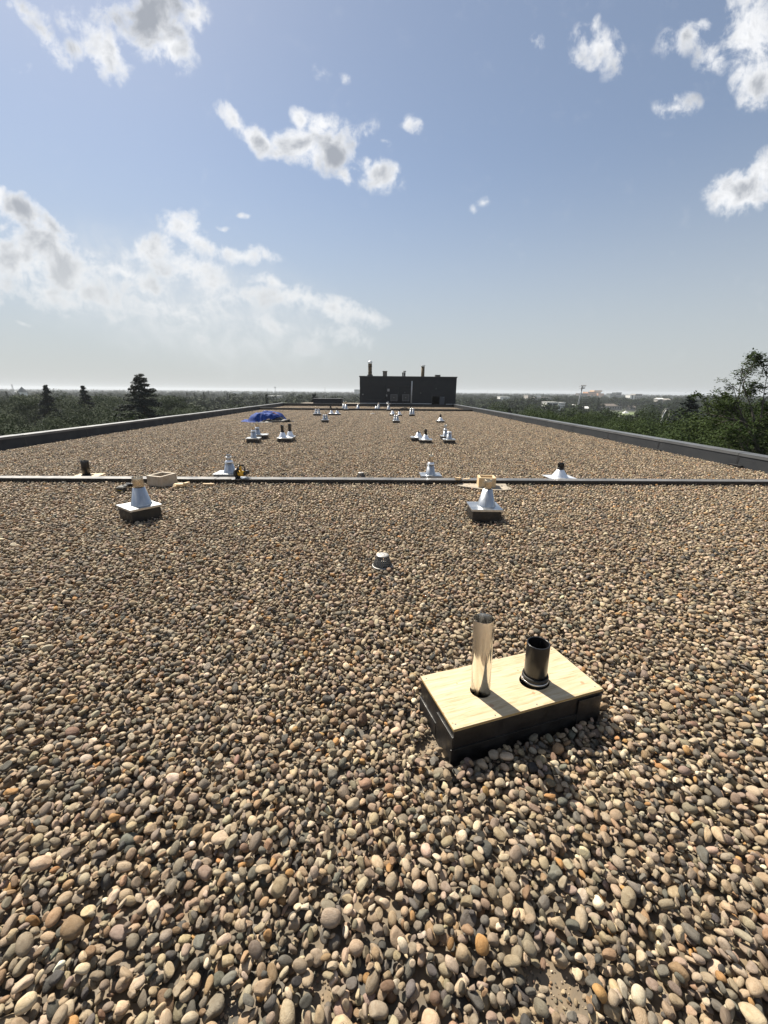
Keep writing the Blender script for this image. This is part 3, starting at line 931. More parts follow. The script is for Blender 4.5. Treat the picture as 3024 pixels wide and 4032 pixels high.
# fourth row
r = vent(-4.0, 28.15, 0, 'twin cones with two slim pipes, nearest the blue tarp in the fourth row')
z = curb_part(r, .5, .4, .15 + Z0); galv_stack(r, -.08, -.05, z, .1, .06, .25, .04, .22, True); galv_stack(r, .09, .08, z, .09, .05, .25, .04, .2, True)
r = vent(-2.92, 28.8, 0, 'long curb with two black pipes standing side by side in squat cones')
z = curb_part(r, .84, .36, .12 + Z0); black_stack(r, -.2, 0, z, .14, .06, .2, .055, .17); black_stack(r, .2, 0, z, .14, .06, .2, .055, .18)
r = vent(1.09, 28.9, 0, 'squat cone with a black pipe, left one of two in the fourth row')
z = curb_part(r, .38, .36, .12 + Z0); black_stack(r, 0, 0, z, .14, .06, .2, .055, .14)
r = vent(1.55, 28.4, 0, 'squat cone with a stubby black pipe, right one of two in the fourth row')
z = curb_part(r, .34, .34, .12 + Z0); black_stack(r, -.02, 0, z, .12, .055, .18, .05, .08)
r = vent(2.4, 28.5, 0, 'two tall cones crowded on one curb in the fourth row')
z = curb_part(r, .38, .36, .14 + Z0); galv_stack(r, -.07, .04, z, .10, .07, .33, .045, .1, True); galv_stack(r, .07, -.04, z, .10, .07, .33, .045, .12, True)
# around the far divider
r = vent(-3.05, 38.6, 0, 'far cone vent with a pale pipe, leftmost beyond the rear divider')
z = curb_part(r, .36, .36, .12 + Z0); galv_stack(r, 0, 0, z, .12, .07, .35, .05, .28, False, M_GALV)
r = vent(-2.62, 35.7, 0, 'cone vent with a thin pipe against the front of the rear divider')
z = curb_part(r, .36, .34, .16 + Z0); galv_stack(r, 0, 0, z, .13, .07, .36, .04, .28, False)
r = vent(-1.72, 38.4, 0, 'far squat cone vent with a short stub, second from left beyond the rear divider')
z = curb_part(r, .4, .36, .1 + Z0); galv_stack(r, 0, 0, z, .15, .07, .3, .05, .1, True)
r = vent(0.05, 38.0, 0, 'far curb with a low and a tall cone, beneath the two wall units')
z = curb_part(r, .5, .36, .1 + Z0); galv_stack(r, -.12, 0, z, .12, .06, .2, .05, .0); galv_stack(r, .1, 0, z, .12, .08, .36, .055, .16, True)
r = vent(1.0, 35.7, 0, 'cone vent with a cross-shaped cap standing against the rear divider')
z = curb_part(r, .34, .34, .16 + Z0); galv_stack(r, 0, 0, z, .12, .07, .32, .04, .14, True)
MB().tube([(-.22, 0, z + .47), (.22, 0, z + .44)], .035, 10).tube([(0, 0, z + .4), (-.05, 0, z + .62)], .035, 10).build('cross_cap', M_GALV, r)


def stub(x, y, rr, hh, label):
    o = tag(empty('vent_pipe', (x, y, DECK_Z)), label, 'pipe')
    MB().lathe(hollow_pipe(rr, .008, 0, hh + Z0), 32, closed=True).build('pipe_wall', M_ABS, o)
    MB().lathe([(rr + .001, 0), (rr + .02, 0), (rr + .016, Z0 + .03), (rr + .001, Z0 + .05)], 32, closed=True).build('rubber_collar', M_RUBBER, o)
    return o


stub(-4.05, 36.8, .07, .42, 'small black pipe behind the rear divider, left of all the far cones')
stub(3.0, 36.9, .09, .34, 'small black pipe behind the rear divider, right of all the far cones')

# black pipe on a scrap of plywood
o = tag(empty('vent_pipe', (-5.53, 7.72, Z0 * 0)), 'wide black pipe standing on a scrap of pale plywood behind the divider', 'pipe')
MB().lathe(hollow_pipe(.067, .008, -.04, .30), 48, Matrix.Rotation(R(3), 4, 'Y'), closed=True).build('pipe_wall', M_ABS, o)
MB().lathe([(.068, .022), (.085, .022), (.08, .034), (.068, .036)], 40, closed=True).build('rubber_collar', M_RUBBER, o)
pw = plate_with_holes(.46, .32, .008, .020, [(0, 0, .088, .088)])
tag(link('plywood_sheet', pw, M_PLY, loc=(-5.50, 7.74, 0), rz=R(8)), 'scrap of pale plywood lying round the foot of the wide black pipe', 'plywood')

# ------------------------------------------------------------------ roof drains
def drain(x, y, s, label):
    o = tag(empty('roof_drain', (x, y, -.012)), label, 'drain')
    rb, rt, h = .093 * s, .057 * s, .118 * s
    MB().lathe([(rb - .012, .002), (rb + .006, .002), (rb + .007, .012), (rb - .004, .014)], 48, closed=True).build('base_ring', M_IRONTOP, o)
    MB().lathe([(.0005, h + .004), (rt * .7, h + .004), (rt + .003, h), (rt + .003, h - .008), (rt - .004, h - .010), (.0005, h - .010)], 48).build('top_plate', M_IRONTOP, o)
    MB().box(-.006, .006, -.026, .02, h + .0045, h + .009, Matrix.Rotation(R(35), 4, 'Z'), bev=.002).build('lift_bar', M_STEEL, o)
    rib = None
    for i in range(24):
        a = 2 * math.pi * i / 24
        if rib is None:
            mb = MB().add([(rb - .006, -.0045, .012), (rb + .001, -.0045, .012), (rb + .001, .0045, .012), (rb - .006, .0045, .012), (rt - .006, -.0036, h - .009), (rt + .001, -.0036, h - .009), (rt + .001, .0036, h - .009), (rt - .006, .0036, h - .009)],
                          [(0, 3, 2, 1), (4, 5, 6, 7), (0, 1, 5, 4), (1, 2, 6, 5), (2, 3, 7, 6), (3, 0, 4, 7)])
            q = mb.build('rib', M_IRON, o); rib = q.data
        else: q = link('rib', rib, M_IRON, o)
        q.rotation_euler = (0, 0, a)
    MB().disc(rb - .01, .006, 32).build('sump', M_HOLE, o)
    return o


drain(DRAIN[0], DRAIN[1], 1.0, 'ribbed dome drain set in the stones in the middle of the roof')
drain(-.30, 7.72, .95, 'ribbed dome drain half hidden behind the long divider')

# ------------------------------------------------------------------ wooden frames and offcuts
def frame_box(name, x, y, rz, lx, ly, h, mat, label, zb=.012, tilt=0.0):
    o = tag(empty(name, (x, y, zb), R(rz)), label, 'wooden box')
    o.rotation_euler = (R(tilt), 0, R(rz))
    t = .038
    for (x0, x1, y0, y1) in ((-lx / 2, lx / 2, -ly / 2, -ly / 2 + t), (-lx / 2, lx / 2, ly / 2 - t, ly / 2), (-lx / 2, -lx / 2 + t, -ly / 2 + t + .001, ly / 2 - t - .001), (lx / 2 - t, lx / 2, -ly / 2 + t + .001, ly / 2 - t - .001)):
        MB().box(x0, x1, y0, y1, random.uniform(0, .002), h - random.uniform(0, .003), bev=.003).build('plank', mat, o)
    return o


frame_box('wooden_frame_box', -3.74, 7.03, -22, .33, .33, .175, M_LUMBER2, 'weathered open wooden frame box against the divider near the battery tool', tilt=2)
frame_box('wooden_frame_box', 1.93, 6.98, -7, .29, .29, .168, M_LUMBER, 'fresh pale open wooden frame box standing on the bare patch', .018)


def sheet(name, pts, z, thk, mat, label, cat):
    n = len(pts)
    cx, cy = sum(p[0] for p in pts) / n, sum(p[1] for p in pts) / n
    vs = [(p[0] - cx, p[1] - cy, 0) for p in pts] + [(p[0] - cx, p[1] - cy, thk) for p in pts]
    fs = [tuple(reversed(range(n))), tuple(range(n, 2 * n))] + [(i, (i + 1) % n, (i + 1) % n + n, i + n) for i in range(n)]
    mb = MB().add(vs, fs)
    return tag(mb.build(name, mat, loc=(cx, cy, z)), label, cat)


sheet('membrane_patch', [(1.55, 7.19), (1.42, 7.02), (1.60, 6.88), (1.85, 6.70), (2.10, 6.66), (2.32, 6.74), (2.30, 6.95), (2.34, 7.17)], .003, .012, M_CONC, 'bare tan roof patch cleared of stones under the fresh wooden box', 'roof patch')
sheet('membrane_patch', [(-4.0, 7.19), (-3.98, 7.0), (-3.82, 6.88), (-3.5, 6.9), (-3.4, 7.1), (-3.5, 7.2)], .003, .008, M_CONC, 'bare tan roof patch cleared of stones under the weathered wooden box', 'roof patch')


def offcut(x, y, z, rz, lx, ly, lz, label, mat=M_LUMBER, rx=0, ry=0):
    o = MB().box(-lx / 2, lx / 2, -ly / 2, ly / 2, 0, lz, bev=.003).build('wood_offcut', mat, loc=(x, y, z))
    o.rotation_euler = (R(rx), R(ry), R(rz))
    return tag(o, label, 'wood offcut', 'wood offcuts along the divider')


offcut(-3.36, 6.86, .018, 4, .20, .09, .038, 'broad wood offcut lying flat beside the weathered wooden box')
offcut(-3.24, 6.84, .057, 70, .11, .05, .028, 'wood block resting across the broad offcut by the weathered box')
offcut(-3.40, 6.74, .016, 30, .05, .04, .03, 'tiny wood chip block in front of the broad offcut')
offcut(-2.93, 6.98, .018, -2, .19, .045, .018, 'thin pale lath lying on the stones between the box and the saw')
offcut(1.48, 7.22, .075, 62, .19, .075, .04, 'wood block lying aslant on the divider beside the fresh box', ry=8)
offcut(1.62, 7.30, .0715, 45, .12, .03, .006, 'flat pale sliver of wood on the divider next to the slanted block')
offcut(1.68, 7.30, .0715, 40, .11, .035, .006, 'second pale sliver of wood on the divider, nearer the fresh box')

# ------------------------------------------------------------------ tools
bt = tag(empty('cordless_tool', (-4.15, 6.52, .0), R(-4)), 'cordless tool lying on the stones with its black battery facing out', 'power tool')
MB().box(-.062, .062, -.04, .03, 0, .052, bev=.008).build('battery', M_BLACKPL, bt)
MB().box(-.066, .066, -.043, .035, .052, .072, bev=.006).build('battery_top', M_BLACKPL, bt)
MB().box(-.05, .05, -.03, .10, .072, .088, bev=.008).build('tool_foot', M_BLACKPL, bt)
MB().tube([(-.01, .05, .08), (.01, .12, .075), (.03, .2, .065)], [.024, .022, .03], 14).build('grip', M_BLACKPL, bt)
MB().tube([(-.06, .22, .06), (.11, .2, .06)], [.036, .03], 16).build('motor_body', M_BLACKPL, bt)
MB().tube([(.11, .2, .06), (.15, .195, .06), (.18, .19, .06)], [.028, .02, .012], 14).build('chuck', M_BLACKPL, bt)
cu_ = bpy.data.curves.new('lettering', 'FONT')
cu_.body = 'DEWALT'; cu_.size = .022; cu_.extrude = .0004; cu_.align_x = 'CENTER'
tmp = bpy.data.objects.new('lettering_source', cu_)
COL.objects.link(tmp)
bpy.context.view_layer.update()
lm = bpy.data.meshes.new_from_object(tmp.evaluated_get(bpy.context.evaluated_depsgraph_get()))
bpy.data.objects.remove(tmp)
lo_ = link('lettering', lm, M_PRINT, bt)
lo_.rotation_euler = (R(90), 0, 0); lo_.location = (0, -.0408, .018)

sw = tag(empty('circular_saw', (-2.47, 7.27, .072), R(-20)), 'yellow and black circular saw resting on the divider', 'power tool')
RB = Matrix.Translation((-.05, 0, .085)) @ Matrix.Rotation(R(90), 4, 'Y')
MB().lathe([(.0005, -.001), (.082, -.001), (.082, .001), (.0005, .001)], 40, RB).build('blade', M_STEEL, sw)
MB().lathe([(.03, -.022), (.088, -.022), (.094, -.016), (.094, .016), (.088, .022), (.03, .022)], 40, RB).build('blade_guard', M_BLACKPL, sw)
MB().box(-.11, .085, -.13, .13, 0, .004, bev=.001).build('base_plate', M_STEEL, sw)
MB().tube([(-.02, 0, .09), (.05, 0, .09), (.10, 0, .09)], [.05, .052, .04], 20).build('motor_body', M_YELLOW, sw)
MB().tube([(.10, 0, .09), (.125, 0, .09)], [.036, .028], 16).build('motor_cap', M_BLACKPL, sw)
MB().tube([(.02, -.05, .12), (.03, -.09, .19), (.04, -.04, .24), (.045, .06, .22), (.045, .10, .15), (.03, .06, .10)], .017, 12).build('handle', M_BLACKPL, sw)
MB().tube([(.03, .0, .13), (.04, -.02, .235)], .02, 12).build('handle_bridge', M_YELLOW, sw)
MB().box(.0, .10, .07, .15, .06, .13, bev=.01).build('battery', M_BLACKPL, sw)

# small litter
rg = MB()
rng = np.random.default_rng(5)
v, f = ico(3)
q = v * np.array([.14, .09, .04]) * (1 + .35 * np.sin(v[:, :1] * 7 + v[:, 1:2] * 9))
rg.add(q, f, True)
tag(rg.build('rag', M_RAG, loc=(-.33, 30.8, .02)), 'small pale rag lying alone on the stones in mid roof', 'rag')
tag(MB().box(-.35, .35, -.04, .04, 0, .05, bev=.01).tube([(-.2, 0, .06), (.05, .05, .12), (.3, 0, .07)], .03, 8).build('cable_coil', M_BLACKPL, loc=(2.35, 36.3, .165 - .0)), 'small dark scrap lying on top of the rear divider', 'scrap')
offcut(-8.25, 23.0, .012, -12, 1.1, .07, .02, 'long pale lath lying on the stones beside the blue tarp', M_LUMBER)
offcut(-7.35, 26.5, .012, 3, 1.0, .08, .02, 'pale board lying on the stones behind the blue tarp', M_LUMBER)

# ------------------------------------------------------------------ tarp-covered heap
def tarp():
    o = tag(empty('tarp_heap', (-5.95, 22.35, -.02)), 'heap of material under a crumpled blue tarp with dark edges', 'tarp')
    nx, ny = 150, 110
    xs = np.linspace(-1.5, 1.5, nx); ys = np.linspace(-1.0, 1.0, ny)
    X, Y = np.meshgrid(xs, ys)
    def bmp(cx, cy, sx, sy, h, p=4.0):
        return h * np.exp(-((np.abs((X - cx) / sx)) ** p + (np.abs((Y - cy) / sy)) ** p))
    Z = np.maximum.reduce([bmp(.12, .12, .84, .62, .46, 7), bmp(-.30, .05, .50, .60, .40, 6), bmp(.15, .2, .62, .45, .55, 3), bmp(-.95, -.15, .34, .40, .10, 3), bmp(.98, -.25, .40, .34, .12, 3)])
    rr = np.sqrt((X / 1.38) ** 2 + (Y / .88) ** 2); an = np.arctan2(Y, X)
    steep = np.clip(np.hypot(*np.gradient(Z, ys, xs)) * .6, 0, 1)
    fold = .03 * np.sin(an * 9 + 2.2 * np.sin(X * 3) + 3 * Y) * steep
    wr = .016 * np.sin(X * 9 + Y * 6 + 1.5 * np.sin(Y * 7)) + .012 * np.sin(X * -6 + Y * 13 + 2 * np.sin(X * 5)) + .01 * np.sin(X * 21 + 3 * np.sin(Y * 9))
    Z = np.maximum(Z + fold + wr * np.clip(Z * 5, .2, 1), .004) + .018
    lim = 1.0 + .09 * np.sin(an * 3 + .6) + .07 * np.sin(an * 5 + 2) + .05 * np.sin(an * 11)
    keep = rr < lim
    def part(name, sel, mat, dz=0.0):
        idx = -np.ones(X.shape, int); vs = []; fs = []
        for j in range(ny - 1):
            for i in range(nx - 1):
                if sel[j, i] and sel[j, i + 1] and sel[j + 1, i] and sel[j + 1, i + 1]:
                    q = []
                    for (jj, ii) in ((j, i), (j, i + 1), (j + 1, i + 1), (j + 1, i)):
                        if idx[jj, ii] < 0:
                            idx[jj, ii] = len(vs); vs.append((X[jj, ii], Y[jj, ii], Z[jj, ii] + dz))
                        q.append(idx[jj, ii])
                    fs.append(q)
        return MB().add(vs, fs, True).build(name, mat, o)
    mblue, t, p = principled('blue_tarp', (.020, .055, .40), .75, 0, .15)
    co = t.n('ShaderNodeTexCoord').outputs['Object']
    t.put(p.inputs['Base Color'], t.mix(t.rng(t.noise(co, 5, 4), .35, .65), rgb((.009, .034, .17)), rgb((.016, .056, .26))))
    bump(t, p, t.noise(co, 9, 5, .65, .8), .35, .02)
    mdark = mottled('dark_tarp', (.010, .011, .014), (.032, .034, .040), 5, (.5, .7), 0, .4)
    mred = mottled('red_cloth', (.07, .02, .04), (.12, .03, .05), 9, (.6, .8), 0, .3)
    front = ((Y < .1) & (Z < .15 + .09 * np.sin(X * 3.0 - .9) + .04 * np.sin(X * 9)) & (X > -.25 + .12 * np.sin(Y * 8))) | (X > 1.0 + .1 * np.sin(Y * 6))
    part('dark_tarp', keep & front, mdark, .014)
    part('blue_tarp', keep & ~(front & np.roll(front, 4, 0) & np.roll(front, -4, 1)), mblue)
    part('red_cloth', (np.abs(X - .66 - .2 * Y) < .22) & (np.abs(Y + .26) < .05 + .02 * np.sin(X * 12)), mred, .022)
    MB().tube([(1.0, -.45, .06), (1.2, -.35, .10), (1.36, -.28, .12)], [.05, .05, .06], 10).build('rolled_edge', mdark, o)
    MB().box(.5, 1.12, -.66, -.25, 0, .10, bev=.01).build('pallet_edge', mdark, o)
    return o


tarp()

# ------------------------------------------------------------------ penthouse
M_PENT = mottled('penthouse_cladding', (.018, .021, .026), (.023, .026, .031), .8, (.6, .75), 0, .05, spec=.25)
M_PENTTRIM = mottled('penthouse_trim', (.014, .016, .02), (.02, .022, .026), 1, (.4, .6), 0, 0)
M_FLUE = mottled('rusty_flue', (.16, .11, .05), (.07, .055, .035), 5, (.6, .8), .2, .2)
M_CHIM = mottled('grey_chimney_block', (.10, .09, .08), (.16, .145, .125), 8, (.8, .9), 0, .3)
M_PALE = mottled('pale_pvc', (.42, .43, .44), (.5, .51, .52), 3, (.5, .6), 0, 0)
M_ACGREY = mottled('unit_grey', (.045, .05, .055), (.06, .065, .07), 3, (.45, .6), 0, 0)
M_LIGHTGREY = mottled('light_grey_box', (.24, .25, .26), (.30, .31, .32), 3, (.5, .6), 0, 0)
M_DOORG = mottled('door_grey', (.085, .095, .11), (.10, .11, .125), 2, (.5, .6), 0, 0)
PY = 47.2                                  # front face
PX0, PX1, PZ = -1.90, 8.85, 3.12
ph = tag(empty('penthouse', (PX0, PY, DECK_Z)), 'dark grey rooftop penthouse with chimneys and wall units', 'penthouse')
PW = PX1 - PX0


def px(xpix):                              # photo column on the front face -> local x
    return (xpix - 1484) / 35.05 + 0.0 - PX0 - .02


def pz(ypix):                              # photo row -> local z
    return 1.6 + (1541.5 - ypix + (0)) / 34.2 - DECK_Z


dx0, dx1, dz1 = px(1702), px(1732.5), pz(1558)
D = 6.0
zt_ = PZ - DECK_Z
MB().box(0, dx0, 0, .25, 0, zt_).build('wall', M_PENT, ph)
MB().box(dx1, PW, 0, .25, 0, zt_).build('wall', M_PENT, ph)
MB().box(dx0 + .001, dx1 - .001, .0, .25, dz1, zt_).build('wall', M_PENT, ph)
MB().box(0, .25, .251, D, 0, zt_).build('wall', M_PENT, ph)
MB().box(PW - .25, PW, .251, D, 0, zt_).build('wall', M_PENT, ph)
MB().box(.251, PW - .251, D - .25, D, 0, zt_).build('wall', M_PENT, ph)
MB().box(-.06, PW + .06, -.06, D + .06, zt_ + .002, zt_ + .10, bev=.01).build('roof_edge', M_PENTTRIM, ph)
MB().box(.26, PW - .26, .26, 3.4, 0, .02).build('floor', M_HOLE, ph)
# cladding ribs
rib = None
for k in range(1, 27):
    xx = PW * k / 27
    if dx0 - .1 < xx < dx1 + .1: continue
    q = MB().box(-.012, .012, -.008, 0, .36, zt_ - .02).build('cladding_rib', M_PENT, ph) if rib is None else link('cladding_rib', rib, M_PENT, ph)
    rib = q.data; q.location = (xx, -.001, 0)
MB().box(0.02, dx0 - .05, -.03, -.002, .33, .40).build('base_flashing', M_PALE, ph)
MB().box(dx1 + .7, PW - .02, -.03, -.002, .30, .36).build('base_flashing', M_PALE, ph)
fr = MB().box(dx0 - .06, dx0, -.03, .26, 0.0, dz1 + .06).box(dx1, dx1 + .06, -.03, .26, 0.0, dz1 + .06).box(dx0, dx1, -.03, .26, dz1, dz1 + .06)
fr.build('door_frame', M_PENTTRIM, ph)
dr = MB().box(0, .86, -.05, -.01, .05, dz1 - .02, bev=.005).build('door', M_DOORG, ph, loc=(dx1 + .01, -.03, 0))
dr.rotation_euler = (0, 0, R(-62))
MB().tube([(.78, -.06, 1.05), (.78, -.11, 1.05), (.70, -.11, 1.05)], .012, 8).build('handle', M_GALV, dr)
# pale rain pipe
MB().tube([(px(1621), -.10, pz(1503)), (px(1619), -.10, .33)], .075, 14).build('rain_pipe', M_PALE, ph)
for zz in (.8, 1.7, 2.5):
    MB().box(px(1620) - .1, px(1620) + .1, -.05, -.001, zz, zz + .05).build('pipe_bracket', M_PENTTRIM, ph)
# conduit
MB().tube([(px(1517), -.04, pz(1566)), (px(1519), -.04, pz(1523)), (px(1523), -.04, pz(1521.5)), (px(1612), -.04, pz(1521.5))], .028, 8).build('conduit', M_PENTTRIM, ph)
MB().tube([(px(1569), -.04, pz(1525)), (px(1567), -.04, pz(1575))], .022, 8).build('conduit', M_PENTTRIM, ph)
MB().tube([(px(1446), -.03, pz(1573)), (px(1520), -.03, pz(1572)), (px(1522), -.03, .36)], .02, 8).build('conduit', M_PENTTRIM, ph)
MB().box(px(1525.5), px(1534), -.14, -.004, pz(1541.5), pz(1532), bev=.01).build('junction_box', M_LIGHTGREY, ph)
MB().box(px(1521), px(1525.5), -.12, -.004, pz(1560), pz(1553), bev=.01).build('junction_box', M_LIGHTGREY, ph)
for (lx, ly) in ((1716, 1530), (1656, 1546), (1430, 1553), (1594, 1545.5)):
    MB().box(px(lx) - .06, px(lx) + .06, -.10, -.004, pz(ly) - .06, pz(ly) + .06, bev=.015).build('wall_fitting', M_ACGREY if lx != 1430 else M_LIGHTGREY, ph)


def wall_unit(xa, label):
    o = tag(empty('condenser_unit', (PX0 + px(xa), PY - .36, DECK_Z + 0.0)), label, 'condenser', 'condenser units on the penthouse wall')
    w_, z0_, z1_ = .76, pz(1576), pz(1551.5)
    MB().box(-w_ / 2, w_ / 2, -.16, .16, z0_, z1_, bev=.015).build('case', M_ACGREY, o)
    fb = MB().box(-w_ / 2 - .01, w_ / 2 + .01, -.175, -.162, z0_ + .0, z0_ + .05).box(-w_ / 2 - .01, w_ / 2 + .01, -.175, -.162, z1_ - .05, z1_).box(-w_ / 2 - .01, -w_ / 2 + .05, -.175, -.162, z0_ + .05, z1_ - .05).box(w_ / 2 - .05, w_ / 2 + .01, -.175, -.162, z0_ + .05, z1_ - .05)
    fb.build('front_frame', M_DOORG, o)
    M = Matrix.Translation((0, -.165, (z0_ + z1_) / 2)) @ Matrix.Rotation(R(90), 4, 'X')
    g = MB()
    for rr in (.08, .14, .20, .26): g.lathe([(rr, -.004), (rr + .012, -.004), (rr + .012, .004), (rr, .004)], 28, M, closed=True)
    g.build('fan_grille', M_PENTTRIM, o)
    MB().lathe([(.0005, .02), (.032, .02), (.035, 0)], 20, M).build('fan_badge', M_PALE, o)
    for s in (-1, 1):
        MB().tube([(s * .28, 0, z0_), (s * .28, .0, .36), ], .03, 8).build('leg', M_PENTTRIM, o)
        MB().tube([(s * .28, -.14, z0_ - .02), (s * .28, .34, z0_ - .02)], .022, 8).build('bracket', M_PENTTRIM, o)
    return o


wall_unit(1551, 'square condenser unit on the penthouse wall, farther from the pale rain pipe')
wall_unit(1597, 'square condenser unit on the penthouse wall, right next to the pale rain pipe')


def chimney(name, xp, y, label):
    return tag(empty(name, (PX0 + px(xp), PY + y, DECK_Z + zt_ + .10)), label, 'chimney')


def raincap(o, r_, z0_, z1_, flat=False):
    MB().lathe([(.001, z1_ + (.03 if flat else .18)), (r_, z1_), (r_, z1_ - .02), (.001, z1_ + (.0 if flat else .1))], 24).build('rain_cap', M_GALV, o)
    for i in range(4):
        a = math.pi / 4 + i * math.pi / 2
        MB().tube([(r_ * .7 * math.cos(a), r_ * .7 * math.sin(a), z0_ - .05), (r_ * .7 * math.cos(a), r_ * .7 * math.sin(a), z1_ + .02)], .018, 6).build('cap_leg', M_GALV, o)


o = chimney('chimney', 1458, .5, 'tallest ochre and brown flue on the penthouse with a pointed rain cap')
MB().box(-.30, .30, -.30, .30, 0, .14, bev=.01).build('plinth', M_PENTTRIM, o)
MB().lathe([(.215, .14), (.215, .44), (.205, .45), (.205, 1.0), (.215, 1.01), (.215, 1.32), (.18, 1.33), (.18, .5)], 28).build('flue', M_FLUE, o)
MB().lathe([(.216, .40), (.228, .40), (.228, .47), (.216, .47)], 28, closed=True).lathe([(.216, .98), (.228, .98), (.228, 1.05), (.216, 1.05)], 28, closed=True).build('band', M_PENTTRIM, o)
raincap(o, .29, 1.33, 1.46)
o = chimney('chimney', 1516, .7, 'short square block chimney on the penthouse roof')
MB().box(-.24, .24, -.24, .24, 0, .47, bev=.01).build('stack', M_CHIM, o)
MB().box(-.27, .27, -.27, .27, .471, .56, bev=.01).build('chimney_cap', M_CHIM, o)
o = chimney('chimney', 1593, .7, 'pair of thin grey vent pipes on the penthouse roof')
MB().lathe([(.11, 0), (.11, .46), (.10, .46), (.10, .1)], 20).build('vent_pipe', M_CHIM, o)
MB().lathe([(.17, .50), (.17, .58), (.10, .6), (.001, .6)], 20).build('vent_cap', M_CHIM, o)
MB().lathe([(.07, 0), (.07, .34), (.10, .34), (.10, .42), (.001, .42)], 16, Matrix.Translation((-.2, 0, 0))).build('vent_pipe', M_CHIM, o)
o = chimney('chimney', 1664, .6, 'dark round flue on the penthouse with a flat plate cap')
MB().lathe([(.19, 0), (.19, 1.08), (.165, 1.08), (.165, .3)], 28).build('flue', M_FLUE, o)
raincap(o, .28, 1.08, 1.18, True)
o = chimney('roof_hatch', 1723, .7, 'low dark hatch box at the end of the penthouse roof')
MB().box(-.28, .28, -.28, .28, 0, .16, bev=.01).build('hatch_body', M_CHIM, o)
MB().box(-.30, .30, -.30, .30, .161, .20, bev=.008).build('hatch_lid', M_PENTTRIM, o)

lb = tag(empty('mechanical_box', (-5.75, 49.0, DECK_Z)), 'low dark mechanical box behind the far parapet, left of the penthouse', 'mechanical box')
MB().box(-1.65, 1.65, 0, 1.6, 0, .74, bev=.02).build('case', M_PENT, lb)
MB().box(-1.7, 1.7, -.05, 1.65, .742, .80, bev=.01).build('lid', M_PENTTRIM, lb)

# ------------------------------------------------------------------ ground and the wood
M_GROUND = mottled('far_ground', (.030, .042, .018), (.055, .062, .030), .02, (.9, 1), 0, 0)
EXT = 4200
gv = MB().add([(-EXT, -EXT, 0), (EXT, -EXT, 0), (EXT, EXT, 0), (-EXT, EXT, 0)], [(0, 1, 2, 3)])
tag(gv.build('ground', M_GROUND, loc=(0, 0, GROUND_Z)), kind='structure')


def leaf_material(name, c1, c2, trans=.35):
    m = bpy.data.materials.new(name); m.use_nodes = True
    t = NT(m.node_tree); m.node_tree.nodes.clear()
    oi = t.n('ShaderNodeObjectInfo')
    geo = t.n('ShaderNodeNewGeometry')
    f = t.rng(t.noise(geo.outputs['Position'], .55, 3), .3, .7)
    c = t.mix(f, rgb(c1), rgb(c2))
    c = t.mix(t.m('MULTIPLY', oi.outputs['Random'], .5), c, t.mix(1.0, c, rgb((.62, .78, .62)), 'MULTIPLY'))
    d = t.n('ShaderNodeBsdfPrincipled')
    t.put(d.inputs['Base Color'], c); d.inputs['Roughness'].default_value = .8; d.inputs['Specular IOR Level'].default_value = .12
    tr = t.n('ShaderNodeBsdfTranslucent')
    t.put(tr.inputs[0], t.mix(1.0, c, rgb((1.25, 1.35, .5)), 'MULTIPLY'))
    mx = t.n('ShaderNodeMixShader'); mx.inputs[0].default_value = trans
    m.node_tree.links.new(d.outputs[0], mx.inputs[1]); m.node_tree.links.new(tr.outputs[0], mx.inputs[2])
    ou = t.n('ShaderNodeOutputMaterial'); m.node_tree.links.new(mx.outputs[0], ou.inputs[0])
    return m


M_LEAF = leaf_material('deciduous_leaf', (.014, .028, .0075), (.027, .044, .012), .08)
M_LEAF2 = leaf_material('bright_leaf', (.022, .038, .009), (.039, .056, .014), .12)
M_NEEDLE = leaf_material('spruce_needle', (.012, .020, .017), (.020, .030, .025), .04)
M_FARLEAF = leaf_material('far_leaf', (.014, .024, .009), (.026, .038, .014), .06)
M_BARK = mottled('bark', (.06, .05, .04), (.10, .085, .07), 6, (.85, .95), 0, .4)


def quads(cen, nrm, size, rng, aspect=.6):
    """leaf quads: diamonds at cen with normals nrm"""
    n = len(cen)
    ref = rng.normal(size=(n, 3))
    tx = np.cross(nrm, ref); tx /= np.linalg.norm(tx, axis=1)[:, None] + 1e-9
    ty = np.cross(nrm, tx)
    s = size[:, None]
    v = np.stack([cen - tx * s, cen - ty * s * aspect, cen + tx * s, cen + ty * s * aspect], 1).reshape(-1, 3)
    f = np.arange(4 * n).reshape(n, 4)
    return v, f


